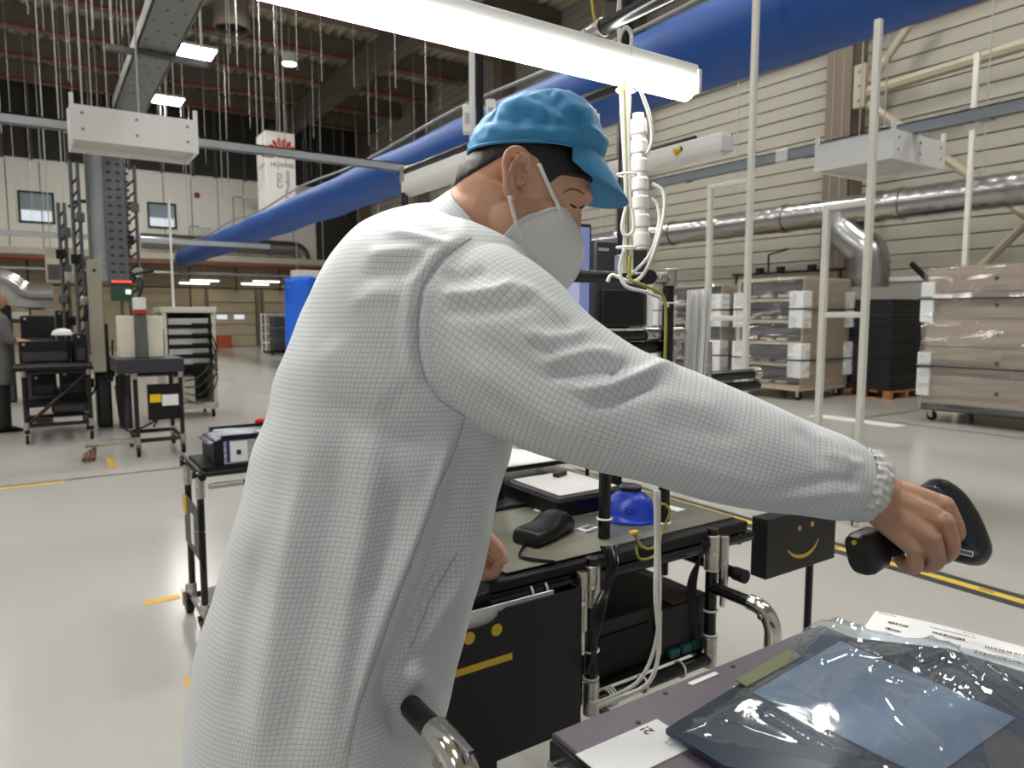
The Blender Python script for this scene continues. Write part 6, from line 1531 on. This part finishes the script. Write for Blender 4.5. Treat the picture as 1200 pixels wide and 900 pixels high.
# ---- cap
CAPM = grid_cloth('cap_cloth', srgb(58, 138, 188), srgb(54, 130, 179), .0055, .2, .6, bstr=.25)
cx_ = (CR * math.cos(.25) + CFH * math.sin(.25)).normalized(); cs2 = (-CFH * math.cos(.25) + CR * math.sin(.25)).normalized(); cu_ = V(0, 0, 1)
tilt = math.radians(2.0); cxx = (cx_ * math.cos(tilt) - cu_ * math.sin(tilt)).normalized(); cuu = (cu_ * math.cos(tilt) + cx_ * math.sin(tilt)).normalized()
CO = P(629, 184, 1.01)
outline = [(-.098, -.002), (-.098, .012), (-.090, .028), (-.072, .050), (-.045, .072), (-.012, .087), (.018, .0915), (.048, .086), (.074, .066), (.090, .038), (.097, .010), (.098, -.010)]
ol = catmull(outline, 60)
nA, nB = 120, 44; rows = []
def cap_pt(a, h):
    """a: azimuth (0 = front), h: 0 rim .. 1 crown"""
    # half-outline for front and back
    ca, sa = math.cos(a), math.sin(a)
    fr = [(.097, -.006), (.0975, .012), (.092, .036), (.077, .062), (.052, .083), (.020, .0915)]; bk = [(-.098, 0), (-.0985, .012), (-.091, .028), (-.073, .050), (-.045, .072), (.0, .0885)]; sdq = [(.079, .002), (.083, .016), (.082, .036), (.072, .060), (.048, .080), (.0, .090)]
    f_ = catmull(fr, 101)[int(h * 100)]; b_ = catmull(bk, 101)[int(h * 100)]; s_ = catmull(sdq, 101)[int(h * 100)]
    x0 = .008 + .012 * h
    ex_ = (f_[0] - x0) if ca >= 0 else (x0 - b_[0])
    zz = (f_[1] if ca >= 0 else b_[1]) * abs(ca) ** 1.5 + s_[1] * (1 - abs(ca) ** 1.5)
    return x0 + ex_ * ca, s_[0] * sa, zz
FRC = [catmull(q, 101) for q in ([(.097, -.006), (.0975, .012), (.092, .036), (.077, .062), (.052, .083), (.020, .0915)], [(-.098, 0), (-.0985, .012), (-.091, .028), (-.073, .050), (-.045, .072), (.018, .0905)], [(.079, .002), (.083, .016), (.082, .036), (.072, .060), (.048, .080), (.0, .0915)])]
def cap_pt(a, h):
    ca, sa = math.cos(a), math.sin(a); i = int(round(h * 100)); f_, b_, s_ = FRC[0][i], FRC[1][i], FRC[2][i]; x0 = .0 + .019 * h
    ex_ = (f_[0] - x0) if ca >= 0 else (x0 - b_[0]); w_ = abs(ca) ** 1.5
    return x0 + ex_ * ca, s_[0] * sa, (f_[1] if ca >= 0 else b_[1]) * w_ + s_[1] * (1 - w_)
cuv = []
for j in range(nB):
    h = j / (nB - 1) * .995; r = []
    for k in range(nA):
        a = 2 * math.pi * k / nA; x, y, z = cap_pt(a, h)
        q = V(x, y, z - 0.0); nrm = V(x, y, max(z - .01, 0) + .01).normalized()
        wr = .0055 * noise.noise(V(x * 17, y * 17, z * 24 + 3)) + .0030 * (1 - abs(noise.noise(V(x * 34 + 7, y * 30, z * 44))) * 2.4) * min(1, h * 4) + .0016 * noise.noise(V(x * 80, y * 80, z * 60))
        wr += -.0032 * math.exp(-((abs(y) - .026) / .0035) ** 2) * (h > .35) + .0025 * math.sin(a * 14) * max(0, .2 - h) * 2
        q = q + nrm * wr * (min(1, h * 6) * .9 + .1)
        r.append(CO + cxx * q.x + cs2 * q.y + cuu * q.z); cuv.append((a * .085, z * 1.3))
    rows.append(r)
CAPF = [([(572, 150), (600, 156), (632, 152), (660, 158)], 6, .0035), ([(575, 140), (605, 143), (640, 140)], 6, -.0035), ([(592, 124), (612, 118), (634, 126), (652, 140)], 5, .0045), ([(605, 130), (625, 136), (640, 150)], 5, -.0045),
        ([(655, 112), (668, 122), (690, 130)], 5, .004), ([(650, 122), (665, 134), (684, 142)], 5, -.004), ([(690, 140), (700, 158), (712, 168)], 5, .0035), ([(680, 150), (690, 168), (704, 182)], 5, -.0035), ([(640, 165), (668, 168), (690, 176)], 5, .0025), ([(560, 168), (590, 172), (625, 170)], 4, -.002), ([(645, 110), (640, 122), (646, 136)], 4, -.004)]
for j in range(2, nB):
    a_ = np.array([tuple(p) for p in rows[j]]); q_, _ = project(a_); ds = np.zeros(nA)
    for pl, wd, am in CAPF:
        d_, t_ = polydist(q_, pl); ds += am * np.exp(-(d_ / wd) ** 2)
    for k in range(nA):
        n_ = (rows[j][k] - CO).normalized()
        if n_.dot(-CF) > -.15: rows[j][k] = rows[j][k] + n_ * float(ds[k])
m_ = MB().grid(rows, closed=True); m_.f.append([len(m_.v) - nA + k for k in range(nA)])
inner = [[CO + (p - CO) * .985 + cuu * .004 for p in rows[0]], [CO + (p - CO) * .8 + cuu * .035 for p in rows[0]]]
cp = m_.build('cap', CAPM, man, smooth=70); cp['label'] = 'crumpled blue cloth cap'
uvl = cp.data.uv_layers.new(name='thread')
for l in cp.data.loops: uvl.data[l.index].uv = cuv[l.vertex_index]
# rim band and peak
MB().pipe([p + (p - CO).normalized() * .0008 for p in rows[0]], .0022, 6, closed=True).build('hem', CAPM, cp)
rows2 = []; puv = []
A0 = 1.28
dn = (cxx * math.cos(math.radians(54)) - cuu * math.sin(math.radians(54))).normalized()
for j in range(12):
    t = j / 11; r = []
    for k in range(33):
        a = -A0 + 2 * A0 * k / 32; x, y, z = cap_pt(a, 0.0)
        w_ = math.cos(a / A0 * math.pi / 2) ** .62; ext = .069 * w_
        base = CO + cxx * x + cs2 * y + cuu * (z + .002)
        dirn = (dn * (1.0) + cs2 * (.22 * math.sin(a))).normalized()
        r.append(base + dirn * ext * t + cuu * (.010 * math.sin(math.pi * t * .5) * w_ * 0 - .022 * (t * math.sin(a)) ** 2)); puv.append((y, ext * t))
    rows2.append(r)
pk = MB().grid(rows2).build('peak', CAPM, cp, smooth=80, solid=.003)
uvl = pk.data.uv_layers.new(name='thread')
for l in pk.data.loops: uvl.data[l.index].uv = puv[l.vertex_index]

# ---- trousers and shoes (below the frame)
TROU = mat('trousers', (.03, .035, .05, 1), .7)
for s in (1, -1):
    hip, foot = LEG[s]
    MB().pipe(curve([hip + V(0, 0, .06), hip * .5 + foot * .5 + CR * .02, foot + V(0, 0, .0)], 10), [.105, .10, .095, .09, .085, .08, .075, .072, .07, .07], 18).build('trouser_leg', TROU, man)
    sh = V(foot.x, foot.y, 0); rows = []
    for (l, w_, h_) in catmull([(-.09, .02, .05), (-.08, .036, .085), (-.02, .04, .095), (.05, .045, .07), (.12, .048, .05), (.165, .03, .035), (.175, .01, .02)], 18):
        rows.append([sh + CR * l + CFH * (w_ * math.cos(t)) + V(0, 0, .002 + max(0, h_ * (.5 + .5 * math.sin(t)))) for t in np.linspace(0, 2 * math.pi, 16, endpoint=False)])
    m_ = MB().grid(rows, closed=True); n_ = len(m_.v); m_.f.append(list(range(16))); m_.f.append(list(range(n_ - 16, n_))); m_.build('shoe', WHITE, man)

# ================================================================== hand scanner
NAVYP = mat('scanner_navy', srgb(24, 34, 50), .35); RUB = mat('scanner_rubber', (.012, .012, .013, 1), .42)
sc = thing('barcode_scanner', 'dark navy and black pistol barcode scanner in the right hand', 'scanner', P(1008, 650, .85))
OUT = [(1078, 570), (1092, 561), (1110, 563), (1130, 577), (1147, 601), (1159, 628), (1163, 646), (1155, 660), (1140, 663), (1115, 657), (1092, 648), (1082, 625), (1076, 595)]
cen = np.array([1118, 612.])
def outl(sc_, d): 
    return [P(*(cen + (np.array(q) - cen) * sc_), d) for q in catmull(OUT + [OUT[0]], 60)[:-1]]
dpt = .885
rows = [outl(.84, dpt - .027), outl(.965, dpt - .022), outl(1.0, dpt - .012), outl(1.0, dpt + .012), outl(.965, dpt + .022), outl(.84, dpt + .027)]
m_ = MB().grid(rows, closed=True); n_ = len(m_.v); k_ = len(rows[0]); m_.f.append(list(range(k_))); m_.f.append(list(range(n_ - k_, n_)))
m_.build('head_rubber', RUB, sc, smooth=40)
IN = [(1083, 577), (1094, 570), (1106, 573), (1122, 588), (1137, 612), (1147, 635), (1149, 648), (1140, 652), (1118, 648), (1094, 640), (1086, 620), (1081, 598)]
ii = catmull(IN + [IN[0]], 50)[:-1]
m_ = MB(); r0 = [P(q[0], q[1], dpt - .0265) for q in ii]; r1 = [P(1114 + (q[0] - 1114) * .94, 612 + (q[1] - 612) * .94, dpt - .031) for q in ii]
m_.grid([r0, r1], closed=True); m_.f.append([len(ii) + k for k in range(len(ii))]); m_.build('head_shell', NAVYP, sc, smooth=40)
q = P(1129, 647, dpt - .0315); sl = thing  # sticker plate
st_ = MB().obox(q, (CR * .0115 - CU * .0028), (CU * .0034 + CR * .0008), CF * .0006).build('sticker', PAPER, sc, smooth=0)
for k in range(7): MB().obox(q + (CR * .0115 - CU * .0028) * (-.75 + .25 * k) - CF * .0008, CR * .0009, CU * .0018, CF * .0003).build('sticker_print', INK, st_, smooth=0)
MB().tube(P(1131, 638, dpt - .032), P(1131, 638, dpt - .030), .003, n=12).build('screw', INK, sc)
MB().pipe(curve([P(1086, 571, dpt - .03), P(1098, 574, dpt - .0315), P(1110, 583, dpt - .031)], 10), [.001, .002, .003, .0032, .0034, .0034, .0032, .003, .002, .001], 8).build('trim', CHROME if False else mat('trim_navy', srgb(50, 66, 96), .2), sc)
hk = [(1104, 612, .888, .017), (1080, 622, .876, .0175), (1055, 632, .866, .0175), (1030, 640, .860, .016), (1018, 645, .856, .017)]
MB().pipe([P(a, b, d) for a, b, d, r in hk], [r for *_, r in hk], 20).build('handle', NAVYP, sc)
ha0, ha1 = P(1031, 638, .862), P(1004, 652, .846)
t = (ha1 - ha0).normalized(); sdv = t.cross(CU).normalized(); upv = sdv.cross(t).normalized(); rows = []
for (h, a_, b_) in [(0, .015, .019), (.15, .0175, .0245), (.75, .0185, .026), (.95, .0165, .0235), (1.0, .012, .017)]:
    c = ha0 + (ha1 - ha0) * h; rows.append([c + sdv * (a_ * math.copysign(abs(math.cos(k)) ** .6, math.cos(k))) + upv * (b_ * math.copysign(abs(math.sin(k)) ** .6, math.sin(k))) for k in np.linspace(0, 2 * math.pi, 32, endpoint=False)])
m_ = MB().grid(rows, closed=True); n_ = len(m_.v); m_.f.append(list(range(32))); m_.f.append(list(range(n_ - 32, n_))); m_.build('handle_foot', RUB, sc, smooth=50)
MB().ball(P(1001, 636, .832), .003, nu=8, nv=6).build('indicator', YEL, sc)

# ================================================================== second worker at the left edge
q = onz(4, 506, 0); bw = thing('person', 'worker in grey top and black trousers standing at the left edge', 'person', V(q.x, q.y, 0))
GT = mat('grey_top', srgb(104, 104, 104), .8)
m_ = MB(); f2 = V(.95, .3, 0).normalized(); l2 = V(-f2.y, f2.x, 0)
def ringx(c, a, b, n=24): return [c + f2 * (a * math.cos(k)) + l2 * (b * math.sin(k)) for k in np.linspace(0, 2 * math.pi, n, endpoint=False)]
bz_ = V(q.x, q.y, 0)
rows = [ringx(bz_ + V(0, 0, z), a, b) for z, a, b in [(.58, .15, .2), (.8, .155, .2), (1.0, .145, .185), (1.2, .15, .2), (1.33, .14, .21), (1.40, .10, .16), (1.44, .06, .07)]]
m_.grid(rows, closed=True); n_ = len(m_.v); m_.f.append(list(range(24))); m_.f.append(list(range(n_ - 24, n_)))
for s in (-1, 1): m_.pipe(curve([bz_ + l2 * s * .18 + V(0, 0, 1.36), bz_ + l2 * s * .23 + f2 * .03 + V(0, 0, 1.2), bz_ + l2 * s * .24 + f2 * .1 + V(0, 0, 1.08)], 8), [.065, .066, .064, .062, .06, .058, .056, .055], 14)
to_obj(remesh(m_, .014, 3), 'top', GT, bw)
m_ = MB()
m_.ball(bz_ + V(0, 0, 1.6) + f2 * .02, .095, .075, .12, (f2, l2, V(0, 0, 1))); m_.ball(bz_ + V(0, 0, 1.545) + f2 * .06, .045, .045, .06, (f2, l2, V(0, 0, 1))); m_.ball(bz_ + V(0, 0, 1.59) + f2 * .115, .02, .014, .025, (f2, l2, V(0, 0, 1)))
for s in (-1, 1): m_.ball(bz_ + V(0, 0, 1.59) + l2 * s * .077, .02, .01, .03, (f2, l2, V(0, 0, 1)), 10, 8)
m_.tube(bz_ + V(0, 0, 1.38), bz_ + V(0, 0, 1.55), .052)
for s in (-1, 1):
    el_ = bz_ + l2 * s * .24 + f2 * .1 + V(0, 0, 1.1); wr_ = el_ + f2 * .26 + V(0, 0, -.04)
    m_.tube(el_, wr_, .042, .03); m_.ball(wr_ + f2 * .05, .05, .03, .022, (f2, l2, V(0, 0, 1)))
    for k in range(4): m_.tube(wr_ + f2 * .08 + l2 * (.02 - .013 * k), wr_ + f2 * (.135 - .004 * abs(k - 1)) + l2 * (.021 - .014 * k) - V(0, 0, .02), .008, .006, n=8)
    m_.tube(wr_ + f2 * .04 + l2 * s * -.02, wr_ + f2 * .09 + l2 * s * -.045, .009, .007, n=8)
m_.tube(bz_ + V(0, 0, .7), bz_ + V(0, 0, 1.42), .1, .05)
for s in (-1, 1): m_.tube(bz_ + V(0, 0, 1.36), bz_ + l2 * s * .24 + f2 * .1 + V(0, 0, 1.1), .05)
to_obj(remesh(m_, .006, 2), 'body', SKIN, bw)
m_ = MB(); m_.ball(bz_ + V(0, 0, 1.625) + f2 * -.005, .102, .084, .108, (f2, l2, V(0, 0, 1))); m_.v = [v if (v - bz_).dot(f2) < .05 or v.z > 1.66 else v - f2 * ((v - bz_).dot(f2) - .05) for v in m_.v]; m_.build('hair', HAIRM, bw)
for s in (-1, 1):
    MB().pipe(curve([bz_ + l2 * s * .09 + V(0, 0, .85), bz_ + l2 * s * .09 + V(0, 0, .5), bz_ + l2 * s * .1 + V(0, 0, .08)], 8), [.1, .095, .088, .08, .075, .07, .066, .064], 14).build('trouser_leg', mat('trousers_black', (.012, .012, .013, 1), .7), bw)
    rows = [[bz_ + l2 * (s * .1 + w_ * math.cos(t)) + f2 * l + V(0, 0, .003 + h_ * (.5 + .5 * math.sin(t))) for t in np.linspace(0, 2 * math.pi, 14, endpoint=False)] for (l, w_, h_) in [(-.09, .03, .07), (0, .045, .09), (.1, .048, .06), (.17, .03, .035)]]
    mm = MB().grid(rows, closed=True); n_ = len(mm.v); mm.f.append(list(range(14))); mm.f.append(list(range(n_ - 14, n_))); mm.build('shoe', BLKM, bw)
